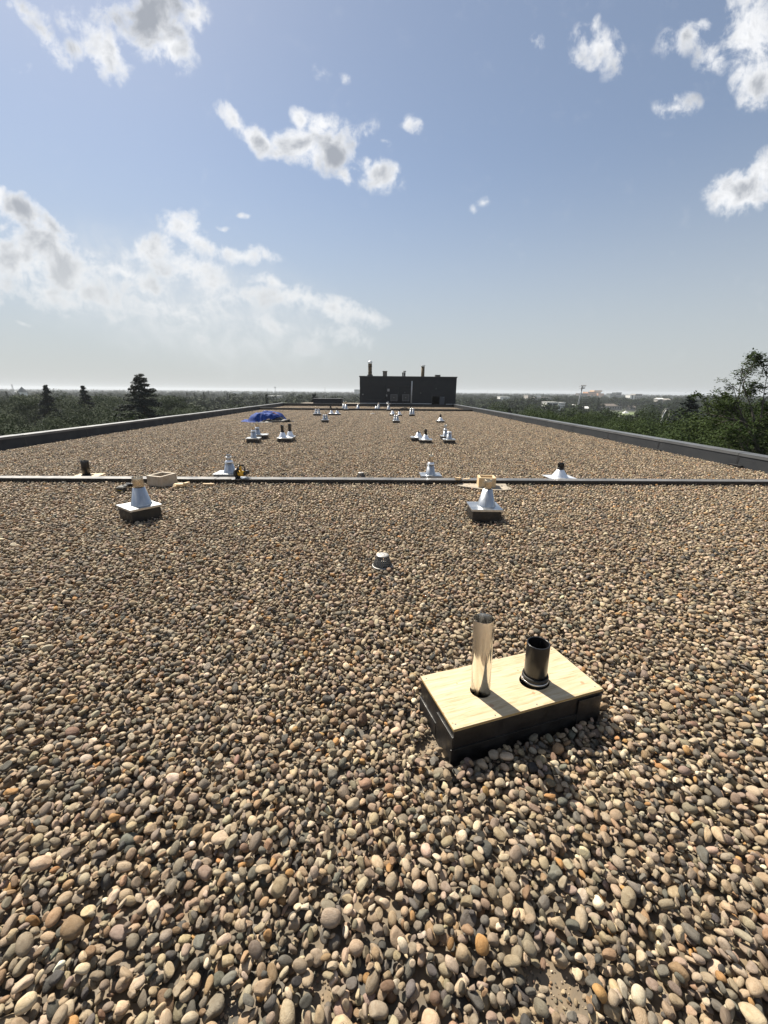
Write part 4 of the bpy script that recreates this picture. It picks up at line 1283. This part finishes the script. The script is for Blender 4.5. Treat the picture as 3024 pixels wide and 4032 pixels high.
def crown_shape(rng, rx, rz, nclump, nleaf, leaf, spread=1.0):
    """uneven crown: clumps of leaves over a lumpy ellipsoid, with gaps"""
    cl = []
    tries = 0
    while len(cl) < nclump and tries < 8000:
        tries += 1
        d = rng.normal(size=3); d /= np.linalg.norm(d)
        if d[2] < -.55: continue
        r_ = rng.uniform(.55, 1.0) ** .5
        lump = 1 + .22 * math.sin(3 * math.atan2(d[1], d[0]) + 5 * d[2]) + .12 * rng.normal()
        p = d * r_ * lump * np.array([rx, rx, rz])
        if all(np.linalg.norm(p - q) > .26 * rx * spread for q in cl): cl.append(p)
    V = []
    N = []
    for p in cl:
        R_ = rng.uniform(.24, .40) * rx
        k = int(nleaf * rng.uniform(.6, 1.3))
        d = rng.normal(size=(k, 3)); d /= np.linalg.norm(d, axis=1)[:, None]
        rad = rng.uniform(.3, 1.0, k) ** .5
        q = p + d * (rad * R_)[:, None] * np.array([1, 1, .55])
        q[:, 2] -= .15 * R_ * (d[:, 0] ** 2 + d[:, 1] ** 2)
        V.append(q); nn = d * .6 + np.array([0, 0, .7]) + rng.normal(0, .45, (k, 3)); N.append(nn / np.linalg.norm(nn, axis=1)[:, None])
    V = np.concatenate(V); N = np.concatenate(N)
    return quads(V, N, leaf * rng.uniform(.6, 1.3, len(V)), rng)


def np_mesh(name, v, f, mat, smooth=False):
    me = bpy.data.meshes.new(name)
    k = f.shape[1]
    me.vertices.add(len(v)); me.vertices.foreach_set('co', np.asarray(v, np.float32).ravel())
    me.loops.add(f.size); me.loops.foreach_set('vertex_index', f.astype(np.int32).ravel())
    me.polygons.add(len(f)); me.polygons.foreach_set('loop_start', np.arange(0, f.size, k, dtype=np.int32))
    me.update(calc_edges=True)
    me.materials.append(mat)
    if smooth: me.polygons.foreach_set('use_smooth', np.ones(len(f), bool))
    return me


rngt = np.random.default_rng(21)
CROWNS = [np_mesh('crown', *crown_shape(rngt, 4.2, 3.9, 54, 640, .082), M_LEAF) for _ in range(3)] + [np_mesh('crown', *crown_shape(rngt, 4.0, 4.2, 56, 860, .064), M_LEAF2) for _ in range(3)]


def trunk_mesh(h, rng):
    mb = MB()
    mb.tube([(0, 0, 0), (.1, .05, h * .35), (-.05, .1, h * .62), (0, 0, h * .86)], [.26, .2, .15, .05], 8)
    for k in range(6):
        a = k * 1.05 + rng.uniform(0, .6); z0_ = h * rng.uniform(.42, .7)
        L = rng.uniform(1.8, 3.2)
        mb.tube([(0, .05, z0_), (L * .5 * math.cos(a), L * .5 * math.sin(a), z0_ + L * .35), (L * math.cos(a), L * math.sin(a), z0_ + L * .75)], [.1, .07, .02], 6)
    return mb.mesh('trunk')


TRUNKS = [trunk_mesh(12, rngt) for _ in range(2)]


def leafy_tree(x, y, top, s, kind, label, group):
    """top: height of the crown's top in scene z; s: crown scale"""
    o = tag(empty('leafy_tree', (x, y, GROUND_Z), random.uniform(0, 6.28)), label, 'tree', group)
    H_ = top - GROUND_Z
    t_ = link('trunk', TRUNKS[random.randrange(2)], M_BARK, o); t_.scale = (1, 1, H_ / 12.5)
    c_ = link('crown', CROWNS[kind], None, o)
    sz = s * random.uniform(.9, 1.1)
    c_.scale = (s, s, sz); c_.location = (0, 0, H_ - 4.05 * sz)
    return o


def occupied(x, y):
    return XL - 2.6 < x < XR + 2.6 and Y0 - 3 < y < ROOF_END + 3


# sight lines kept open towards things that show above the trees: u0, u1 (x/y), distance, lowest v ((z-1.6)/y)
KEEP = [(.405, .452, 262, -.036), (.50, .541, 1000, -.004), (.48, .506, 900, -.005), (.556, .585, 790, -.009), (.605, .635, 690, -.0105), (.547, .591, 395, -.035), (.592, .610, 310, -.048),
        (.586, .650, 345, -.049), (.686, .713, 90, -.055), (.293, .318, 490, -.0125), (.36, .392, 470, -.0115), (.375, .417, 425, -.0122), (.473, .482, 295, -.028), (.499, .512, 290, -.034),
        (.475, .492, 300, -.027), (-.848, -.842, 400, -.006), (-.834, -.823, 350, -.006), (-.337, -.318, 890, -.006), (-.054, -.038, 890, -.006), (.673, .706, 415, -.0125), (-.257, -.229, 415, -.015), (-.123, -.121, 200, -.014)]


def FAR_KEEP(x, y, top, s):
    u, v, wd = x / y, (top - 1.6) / y, 3.6 * s / y
    return any(a - wd < u < b + wd and y < d + 4 and v > lo for a, b, d, lo in KEEP)


near_pts = []


def grow(xr, yr, n, mind, topr, sr, kinds, label, group):
    k = tries = 0
    while k < n and tries < 6000:
        tries += 1
        x, y = random.uniform(*xr), random.uniform(*yr)
        if occupied(x, y): continue
        if any((x - a) ** 2 + (y - b) ** 2 < mind ** 2 for a, b in near_pts): continue
        tp_, sc_ = random.uniform(*topr), random.uniform(*sr)
        if FAR_KEEP(x, y, tp_, sc_ * .75): continue
        near_pts.append((x, y))
        leafy_tree(x, y, tp_, sc_, random.choice(kinds), label, group)
        k += 1


LBL_L = 'dark leafy tree close behind the parapet, around the tall spruce'
LBL_L2 = 'dark leafy tree deep in the wood around the two smaller spruces'
LBL_R = 'green leafy tree crowding beneath the big sparse tree'
LBL_R2 = 'green leafy tree along the parapet between the sparse tree and the penthouse'
LBL_R3 = 'green leafy tree in the wood in front of the lawn and houses'
SPRUCES = [(-25.3, 46.0, 3.5, 18.5, 1.0), (-44.6, 58, 2.04, 14, .8), (-42.4, 62, 1.94, 14, 1.0), (-10.6, 72, 1.25, 14, .85), (33.9, 45.0, 1.5, 14, 1.15)]
near_pts += [(a, b) for a, b, *_ in SPRUCES]
grow((-34, -15.2), (4, 58), 34, 4.6, (-2.4, -.5), (.85, 1.15), (0, 1, 2), LBL_L, 'trees close behind the spruce side parapet')
grow((-70, -34), (14, 85), 38, 5.2, (-.7, .9), (.95, 1.25), (0, 1, 2), LBL_L2, 'trees deep in the spruce side wood')
for (x, y, tp_, sc_) in ((19.6, 21.5, .75, 1.05), (18.4, 17.2, 1.25, 1.0), (20.5, 25.5, .3, 1.1), (16.6, 13.0, .4, .95), (15.4, 17.8, -1.0, .95), (15.6, 23.0, -1.9, .95), (23.0, 21.5, 1.1, 1.1), (15.2, 28.0, -1.3, .95), (19.8, 31.0, -.9, 1.05), (24.5, 29.5, -.2, 1.05), (15.4, 33.0, -1.3, 1.0), (15.2, 8.6, -.6, .95)):
    near_pts.append((x, y))
    leafy_tree(x, y, tp_, sc_, random.choice((3, 4, 5)), LBL_R, 'trees of the wood below the sparse tree')
grow((13.8, 32), (26, 60), 30, 4.0, (-2.6, -.9), (.85, 1.1), (3, 4, 5), LBL_R2, 'trees along the parapet towards the penthouse')
grow((30, 70), (24, 85), 24, 5.6, (-5.6, -3.2), (.85, 1.1), (3, 4, 5), LBL_R3, 'trees in front of the lawn')


def spruce_mesh(rng, H_, rbase, seed):
    """whorls of drooping boughs carrying needle sprays; origin at the foot"""
    C, N, S = [], [], []
    wood = MB().tube([(0, 0, 0), (0, 0, H_ * .5), (0, 0, H_ - .3)], [.24, .16, .02], 7)
    z_ = H_ * .12
    while z_ < H_ - .15:
        fz = (H_ - z_) / H_
        L0 = rbase * fz ** 1.0 + .10
        nb = int(7 + 6 * fz)
        for k in range(nb):
            a = rng.uniform(0, 6.283)
            L = L0 * rng.uniform(.72, 1.16)
            zj = z_ + rng.uniform(-.22, .22)
            ns = max(4, int(L * 11))
            tt = np.linspace(.12, 1, ns)
            rr = tt * L
            dz = .10 * rr - .20 * rr * rr / max(L, .4) + .16 * (tt ** 4) * L * .8
            cx, cy = rr * math.cos(a), rr * math.sin(a)
            wid = (.34 * L * (1 - tt) ** .6 * tt ** .4 + .12)
            for j in range(4):
                off = rng.normal(0, 1, ns) * wid * .6
                C.append(np.c_[cx - off * math.sin(a), cy + off * math.cos(a), zj + dz - np.abs(off) * .15 + rng.normal(0, .03, ns) - .05 * j])
                nn = np.c_[rng.normal(0, .5, ns) + .3 * math.cos(a), rng.normal(0, .5, ns) + .3 * math.sin(a), np.ones(ns)]
                N.append(nn / np.linalg.norm(nn, axis=1)[:, None]); S.append(np.full(ns, .18) * rng.uniform(.7, 1.4, ns))
        z_ += .36 + .28 * fz
    C, N, S = np.concatenate(C), np.concatenate(N), np.concatenate(S)
    v, f = quads(C, N, S, rng, .42)
    return wood.mesh('trunk'), np_mesh('crown', v, f, M_NEEDLE)


for i, ((x, y, top, hh, s), lab) in enumerate(zip(SPRUCES, (
        'tall dark spruce rising above the wood, largest conifer in view', 'ragged dark spruce poking above the wood near the lattice mast',
        'small dense spruce in the wood between the ragged spruce and the tallest spruce', 'dark conifer behind the low mechanical box', 'dark spruce among the leafy trees beside the white ring'))):
    H_ = top - GROUND_Z
    tm, cm = spruce_mesh(np.random.default_rng(70 + i), H_, (10.2, 6.0, 6.8, 7.0, 10.5)[i], i)
    o = tag(empty('spruce_tree', (x, y, GROUND_Z)), lab, 'tree')
    link('trunk', tm, M_BARK, o); link('crown', cm, None, o)


def sparse_tree():
    """big open-crowned tree beside the parapet: limbs, twigs and small drooping leaflets"""
    rng = np.random.default_rng(TREE_SEED)
    o = tag(empty('leafy_tree', (TREE_X, 14.6, GROUND_Z)), 'big open-crowned tree with bare twigs rising above the parapet corner', 'tree')
    wood = MB(); C, N, S = [], [], []
    lrng = np.random.default_rng(4)
    def grow_b(p, d, L, r_, lvl):
        pts = [p]; rad = [r_]; q = p.copy(); dd = d.copy()
        nseg = 4
        for k in range(nseg):
            dd = (dd + Vector(rng.normal(0, .12, 3)) + Vector((0, 0, .07 if lvl < 3 else -.02))).normalized()
            q = q + dd * (L / nseg)
            pts.append(q.copy()); rad.append(r_ * (1 - .72 * (k + 1) / nseg))
        wood.tube(pts, rad, 6 if lvl < 2 else 4, cap=False)
        if lvl >= 3:
            bare = lrng.random() < .12
            for tt in lrng.uniform(.2, 1, 4 if bare else 60):
                i0 = min(int(tt * nseg), nseg - 1); b = pts[i0].lerp(pts[i0 + 1], tt * nseg - i0)
                C.append(np.array(b) + lrng.normal(0, .085, 3) * np.array([1, 1, .6]) - np.array([0, 0, .03]))
                nn = np.array([lrng.normal(0, .5), lrng.normal(0, .5), 1.0]); N.append(nn / np.linalg.norm(nn)); S.append(lrng.uniform(.03, .062))
        if lvl < 4:
            for k in range((10, 6, 5, 3)[lvl]):
                tt = rng.uniform(.35, 1.0) if lvl else rng.uniform(.60, 1.0)
                i0 = min(int(tt * nseg), nseg - 1); b = pts[i0].lerp(pts[i0 + 1], tt * nseg - i0)
                side = Vector(rng.normal(0, 1, 3)); side = (side - dd * side.dot(dd)).normalized()
                nd = (dd * rng.uniform(.55, .9) + side * rng.uniform(.5, .9) + Vector((0, 0, .2))).normalized()
                grow_b(b, nd, L * rng.uniform(.34, .46), r_ * .42, lvl + 1)
    grow_b(Vector((0, 0, 0)), Vector((0.0, 0, 1)), 12.6, .20, 0)
    link('trunk', wood.mesh('trunk'), M_BARK, o)
    v, f = quads(np.array(C), np.array(N), np.array(S), lrng, .45)
    link('crown', np_mesh('crown', v, f, M_LEAF2), None, o)
    return o


TREE_SEED, TREE_X = 57, 14.2
sparse_tree()

# the wood and the town's trees farther off: one mass
rngf = np.random.default_rng(33)
fshapes = []
for k in range(4):
    v, f = crown_shape(rngf, 4.4, 3.8, 26, 46, .52)
    fshapes.append((v, f, None))
for k in range(2):                                 # far conifers
    n = 420
    tz = rngf.uniform(0, 1, n) ** 1.3
    a = rngf.uniform(0, 6.283, n); rr = (1 - tz) * 2.3 * rngf.uniform(.45, 1.05, n)
    c = np.c_[rr * np.cos(a), rr * np.sin(a), tz * 9 - 5]
    nn = np.c_[np.cos(a) * .6, np.sin(a) * .6, np.ones(n)] + rngf.normal(0, .3, (n, 3)); nn /= np.linalg.norm(nn, axis=1)[:, None]
    v, f = quads(c, nn, rngf.uniform(.3, .6, n), rngf, .6)
    fshapes.append((v, f, None))
P_, S_, K_ = [], [], []
CLEAR = [(207, 335, 24)]             # lawn clearing


def blocked(x, y):
    return any((x - a) ** 2 + (y - b) ** 2 < r_ * r_ for a, b, r_ in CLEAR)


def ring(r0, r1, n, a0=-58, a1=58):
    for _ in range(n):
        a = R(rngf.uniform(a0, a1)); d = math.sqrt(rngf.uniform(r0 * r0, r1 * r1))
        x, y = d * math.sin(a), d * math.cos(a)
        if occupied(x, y) or blocked(x, y): continue
        if any((x - p) ** 2 + (y - q) ** 2 < 12 for p, q in near_pts): continue
        s = rngf.uniform(.7, 1.25)
        con = rngf.random() < .16
        hgt = rngf.uniform(6.5, 11.5) + (rngf.uniform(0, 3) if con else 0)
        if x > 20 and d < 260: hgt -= 1.5
        if FAR_KEEP(x, y, GROUND_Z + hgt, s): continue
        P_.append((x, y, GROUND_Z + hgt - 3.7 * s)); S_.append((s, s, s * rngf.uniform(.85, 1.15))); K_.append(4 + rngf.integers(2) if con else rngf.integers(4))


ring(64, 140, 480); ring(140, 300, 1200); ring(300, 700, 2300); ring(700, 1600, 3000); ring(1600, 4000, 4200)
n = len(P_)
rot = np.zeros((n, 3)); rot[:, 2] = rngf.uniform(0, 6.28, n)
fo = scatter_object('forest', fshapes, np.array(P_), rot, np.array(S_), np.array(K_), M_FARLEAF)
tag(fo, 'distant mass of town trees spreading to the horizon', 'forest', kind='stuff')

# ------------------------------------------------------------------ far town
M_WHITEB = mottled('white_wall', (.62, .62, .60), (.70, .70, .68), .5, (.6, .8), 0, 0)
M_DARKGL, _, _ = principled('dark_glazing', (.02, .024, .03), .15)
M_ORANGE = mottled('orange_brick', (.48, .24, .13), (.55, .29, .17), .2, (.8, .9), 0, 0)
M_TANB = mottled('tan_brick', (.42, .32, .20), (.48, .37, .25), .2, (.8, .9), 0, 0)
M_DKB = mottled('dark_brick', (.07, .055, .05), (.10, .08, .07), .2, (.8, .9), 0, 0)
M_SLATE = mottled('slate_block', (.07, .085, .085), (.10, .115, .115), .2, (.7, .9), 0, 0)
M_ROOFB = mottled('brown_roof', (.11, .09, .075), (.15, .125, .105), .8, (.8, .9), 0, 0)
M_STUCCO = mottled('grey_stucco', (.30, .28, .26), (.36, .34, .31), .5, (.8, .9), 0, 0)
M_LAWN = mottled('lawn_grass', (.09, .13, .045), (.13, .16, .06), .15, (.9, 1), 0, 0)
M_MAST = mottled('mast_steel', (.26, .27, .28), (.32, .33, .34), 1, (.5, .6), .4, 0)


def block(name, u0, u1, Y, ztop, label, wall, cat='building', depth=14, rows=0, cols=0, roof=None, win=None, zb=GROUND_Z):
    """flat-roofed building between sight lines u0..u1 at distance Y"""
    x0, x1 = u0 * Y, u1 * Y
    o = tag(empty(name, ((x0 + x1) / 2, Y, zb)), label, cat)
    h, wd = ztop - zb, x1 - x0
    MB().box(-wd / 2, wd / 2, 0, depth, 0, h).build('wall', wall, o)
    MB().box(-wd / 2 - .2, wd / 2 + .2, -.2, depth + .2, h + .01, h + .35).build('roof', roof or wall, o)
    wm = None
    for r_ in range(rows):
        for c_ in range(cols):
            cw, ch = wd / cols, h / max(rows, 1)
            if wm is None:
                q = MB().box(-cw * .32, cw * .32, -.12, -.01, -ch * .27, ch * .27).build('window', win or M_DARKGL, o); wm = q.data
            else: q = link('window', wm, win or M_DARKGL, o)
            q.location = (-wd / 2 + cw * (c_ + .5), 0, ch * (r_ + .5))
    return o


o = block('arena_building', .4072, .4345, 260, -4.2, 'white framed building with two big dark glass bays among the trees', M_WHITEB, depth=8)
for (a, b) in ((-2.5, -.2), (.15, 3.3)):
    MB().box(a, b, -.15, -.01, 6.0, 9.3).build('glass_bay', M_DARKGL, o)
o = block('white_annexe', .4352, .4515, 262, -4.4, 'white storeyed annexe beside the glass-bayed building', M_WHITEB, depth=8)
for k in range(4): MB().box(-.3, 1.9, -.15, -.01, 5.0 + k * 1.15, 5.5 + k * 1.15).build('window_band', M_STUCCO, o)
o = block('hospital_block', .5033, .522, 1100, 5.1, 'large orange brick block on the skyline with a tower', M_ORANGE, rows=4, cols=7, depth=30)
MB().box(6, 27, 2, 26, 19.1 + .4, 23.1).build('tower_top', M_TANB, o)
MB().box(10.3, 25, 4, 26, .5, 19.1).build('tower', M_TANB, o)
MB().box(10.4, 25, -12, 3.9, .5, 15.5).build('wing', M_ORANGE, o)
block('long_dark_block', .4813, .5030, 1000, 1.1, 'long dark brick building left of the orange block', M_DKB, rows=3, cols=9, depth=16)
block('apartment_block', .5571, .569, 800, 1.2, 'lower of two slate coloured apartment blocks right of the orange block', M_SLATE, rows=5, cols=4, win=M_STUCCO)
block('apartment_block', .5705, .5837, 800, 3.2, 'taller of two slate coloured apartment blocks right of the orange block', M_SLATE, rows=5, cols=5, win=M_STUCCO)
o = block('white_tower_block', .606, .6165, 700, -.9, 'small white apartment block with a dark stripe on the skyline', M_WHITEB, rows=0, cols=0)
MB().box(-.9, .9, -.15, -.01, 2, 12.8).build('window_band', M_DARKGL, o)
block('grey_tower_block', .6175, .6341, 700, .8, 'grey apartment block right behind the small white one', M_STUCCO, rows=4, cols=4, win=M_SLATE)
block('low_warehouse', .2937, .317, 500, -3.5, 'long low white roofed shed nearest the penthouse', M_WHITEB, roof=M_WHITEB)
o = block('white_frame_building', .3601, .374, 480, -1.3, 'pale building with a framed front behind the glass-bayed one', M_STUCCO, rows=2, cols=3)
block('low_white_shed', .3755, .3913, 480, -1.6, 'low white shed beside the pale framed building', M_WHITEB)
block('long_grey_shed', .3765, .4158, 430, -3.1, 'long low grey shed in front of the pale framed building', M_STUCCO, rows=1, cols=9)
block('pale_block', -.0532, -.036, 900, 4.8, 'pale block on the skyline touching the penthouse edge', M_WHITEB, rows=4, cols=5, win=M_STUCCO, depth=20)
block('low_pale_shed', -.3361, -.3185, 900, -2.5, 'low pale shed far off above the blue tarp', M_WHITEB)
block('low_pale_shed', -.3050, -.296, 820, -2.2, 'small pale shed far off, between the long shed and the penthouse', M_WHITEB)
block('flat_grey_shed', -.2566, -.230, 420, -3.8, 'flat pale grey roofed shed among trees in front of the slender mast', M_STUCCO, roof=M_WHITEB)


def gable(name, u0, u1, Y, zeave, zridge, label, wall, roof, depth=9, zb=GROUND_Z, wins=4):
    x0, x1 = u0 * Y, u1 * Y
    wd = x1 - x0
    o = tag(empty(name, ((x0 + x1) / 2, Y, zb)), label, 'house')
    he, hr = zeave - zb, zridge - zb
    MB().box(-wd / 2, wd / 2, 0, depth, 0, he).build('wall', wall, o)
    e = .4
    vs = [(-wd / 2 - e, -e, he), (wd / 2 + e, -e, he), (wd / 2 + e, depth + e, he), (-wd / 2 - e, depth + e, he), (-wd / 2 - e, depth / 2, hr), (wd / 2 + e, depth / 2, hr)]
    MB().add(vs, [(0, 1, 5, 4), (2, 3, 4, 5), (0, 4, 3), (1, 2, 5), (3, 2, 1, 0)]).build('roof', roof, o)
    wm = None
    for k in range(wins):
        q = MB().box(-.5, .5, -.08, -.01, -.6, .6).build('window', M_DARKGL, o) if wm is None else link('window', wm, M_DARKGL, o)
        wm = q.data; q.location = (-wd / 2 + wd * (k + .5) / wins, 0, he * .6)
    return o


o = gable('terrace_house', .5475, .5906, 400, -10.0, -8.0, 'long terraced house with brown roof beside the lawn', M_STUCCO, M_ROOFB, wins=7)
MB().box(4.5, 6.2, 1, 3, 4.6, 6.6).build('chimney', M_WHITEB, o)
gable('small_house', .4745, .4806, 300, -7.3, -6.1, 'small white gabled house at the foot of the light mast', M_WHITEB, M_WHITEB, 5, wins=2)
gable('small_house', .5004, .511, 290, -8.6, -7.3, 'small pale house right of the light mast', M_STUCCO, M_WHITEB, 6, wins=2)
gable('small_house', .674, .688, 420, -3.6, -2.3, 'pale house high among trees behind the white ring, left one', M_STUCCO, M_WHITEB, 6, wins=3)
gable('small_house', .691, .7047, 422, -4.2, -2.9, 'pale house high among trees behind the white ring, right one', M_STUCCO, M_STUCCO, 6, wins=3)
gable('small_house', .612, .6235, 395, -10.8, -9.2, 'dark roofed house across the lawn from the white tent', M_STUCCO, M_ROOFB, 7, wins=3)
lw = MB().add([(-22, -26, 0), (18, -24, 0), (22, 10, 0), (16, 24, 0), (-14, 22, 0), (-24, 6, 0)], [(0, 1, 2, 3, 4, 5)])
tag(lw.build('lawn', M_LAWN, loc=(207, 335, GROUND_Z + .05)), 'patch of open lawn beside the terraced house', kind='structure')
tn = tag(empty('tent', (.6012 * 312, 312, GROUND_Z)), 'small white peaked tent on the lawn', 'tent')
MB().add([(-1.9, -1.9, 1.4), (1.9, -1.9, 1.4), (1.9, 1.9, 1.4), (-1.9, 1.9, 1.4), (0, 0, 3.3)], [(0, 1, 4), (1, 2, 4), (2, 3, 4), (3, 0, 4), (3, 2, 1, 0)]).build('canopy', M_WHITEB, tn)
for (a, b) in ((-1.8, -1.8), (1.8, -1.8), (1.8, 1.8), (-1.8, 1.8)): MB().tube([(a, b, 0), (a, b, 1.4)], .06, 6).build('leg', M_MAST, tn)
rg_ = tag(empty('ring_sculpture', (.7 * 90, 90, GROUND_Z)), 'white ring sculpture standing among the trees near the dark spruce', 'sculpture')
pts = []
for k in range(41):
    a = 2 * math.pi * k / 40
    pts.append((.78 * math.cos(a) + .35 * math.sin(a), .4 * math.sin(a), 11.2 + 1.35 * math.sin(a)))
MB().tube(pts, .06, 8, cap=False).build('ring', M_STUCCO, rg_)
MB().tube([(-.75, 0, 0), (-.7, 0, 9.5), (-.5, 0, 11.2), (-.05, 0, 12.3)], [.14, .12, .1, .05], 8).build('post', M_WHITEB, rg_)
ms = tag(empty('light_mast', (.4835 * 300, 300, GROUND_Z)), 'tall grey light mast with two lamp platforms', 'mast')
MB().tube([(-.9, 0, 0), (.3, 0, 12), (1.1, 0, 20.4)], [.75, .55, .35], 10).build('pole', M_MAST, ms)
for zz, ww in ((20.2, 1.7), (18.6, 1.3)):
    MB().box(1.0 - ww, 1.0 + ww, -ww, ww, zz, zz + .25).build('platform', M_MAST, ms)
    for k in range(5): MB().box(1.0 - ww + k * ww * .45, 1.0 - ww + k * ww * .45 + .45, -ww - .1, -ww + .2, zz + .26, zz + .9).build('lamp', M_STUCCO, ms)


def thin_mast(u, Y, ztop, label, rr=.25, head=False, lattice=False):
    o = tag(empty('mast', (u * Y, Y, GROUND_Z)), label, 'mast')
    h = ztop - GROUND_Z
    if lattice:
        for s in (-1, 1): MB().tube([(s * 1.6, 0, 0), (s * .35, 0, h)], .13, 6).build('leg', M_MAST, o)
        n_ = 14
        for k in range(n_):
            a, b = k / n_, (k + 1) / n_
            wa, wb = 1.6 - 1.25 * a, 1.6 - 1.25 * b
            MB().tube([(-wa, 0, h * a), (wb, 0, h * b)], .09, 5).build('brace', M_MAST, o)
            MB().tube([(wa, 0, h * a), (-wb, 0, h * b)], .09, 5).build('brace', M_MAST, o)
    else:
        MB().tube([(0, 0, 0), (0, 0, h)], [rr, rr * .6], 8).build('pole', M_MAST, o)
        if head: MB().box(-1.8, 1.8, -1, 1, h - 4.0, h).build('antenna_head', M_MAST, o)


thin_mast(-.845, 400, 5.0, 'leaning lattice mast at the edge of the sky beyond the wood', lattice=True)
thin_mast(-.2385, 1200, 11.5, 'mast with a broad head on the skyline above the tarp', .9, True)
thin_mast(-.2565, 1200, 7.5, 'thin bare mast left of the mast with a broad head', .6)
thin_mast(-.196, 1300, 6.5, 'thin bare mast right of the mast with a broad head', .6)
thin_mast(-.122, 200, 3.3, 'slender dark pole rising beside the low mechanical box', .12)
thin_mast(.262, 1300, 7, 'thin mast on the skyline nearest the penthouse, right side', .5)
thin_mast(.318, 1300, 7.5, 'thin mast on the skyline above the low white roofed shed', .6)
o = tag(empty('pyramid_roof_building', (-.8286 * 350, 350, GROUND_Z)), 'building with a tall grey pyramid roof next to the lattice mast', 'building')
MB().box(-1.9, 1.9, 0, 3.8, 0, 12.6).build('wall', M_WHITEB, o)
MB().add([(-2.4, -.5, 12.6), (2.4, -.5, 12.6), (2.4, 4.3, 12.6), (-2.4, 4.3, 12.6), (0, 1.9, 16.8)], [(0, 1, 4), (1, 2, 4), (2, 3, 4), (3, 0, 4), (3, 2, 1, 0)]).build('roof', M_SLATE, o)


# ------------------------------------------------------------------ haze
hz = MB().box(-EXT - 60, EXT + 60, -EXT - 60, EXT + 60, GROUND_Z - 1.0, 16.0)
hm = bpy.data.materials.new('haze_air'); hm.use_nodes = True
hm.node_tree.nodes.clear()
pv = hm.node_tree.nodes.new('ShaderNodeVolumePrincipled')
pv.inputs['Color'].default_value = (.80, .86, .93, 1)
pv.inputs['Density'].default_value = .00024
pv.inputs['Anisotropy'].default_value = .2
ho = hm.node_tree.nodes.new('ShaderNodeOutputMaterial')
hm.node_tree.links.new(pv.outputs[0], ho.inputs['Volume'])
tag(hz.build('haze', hm), kind='stuff')
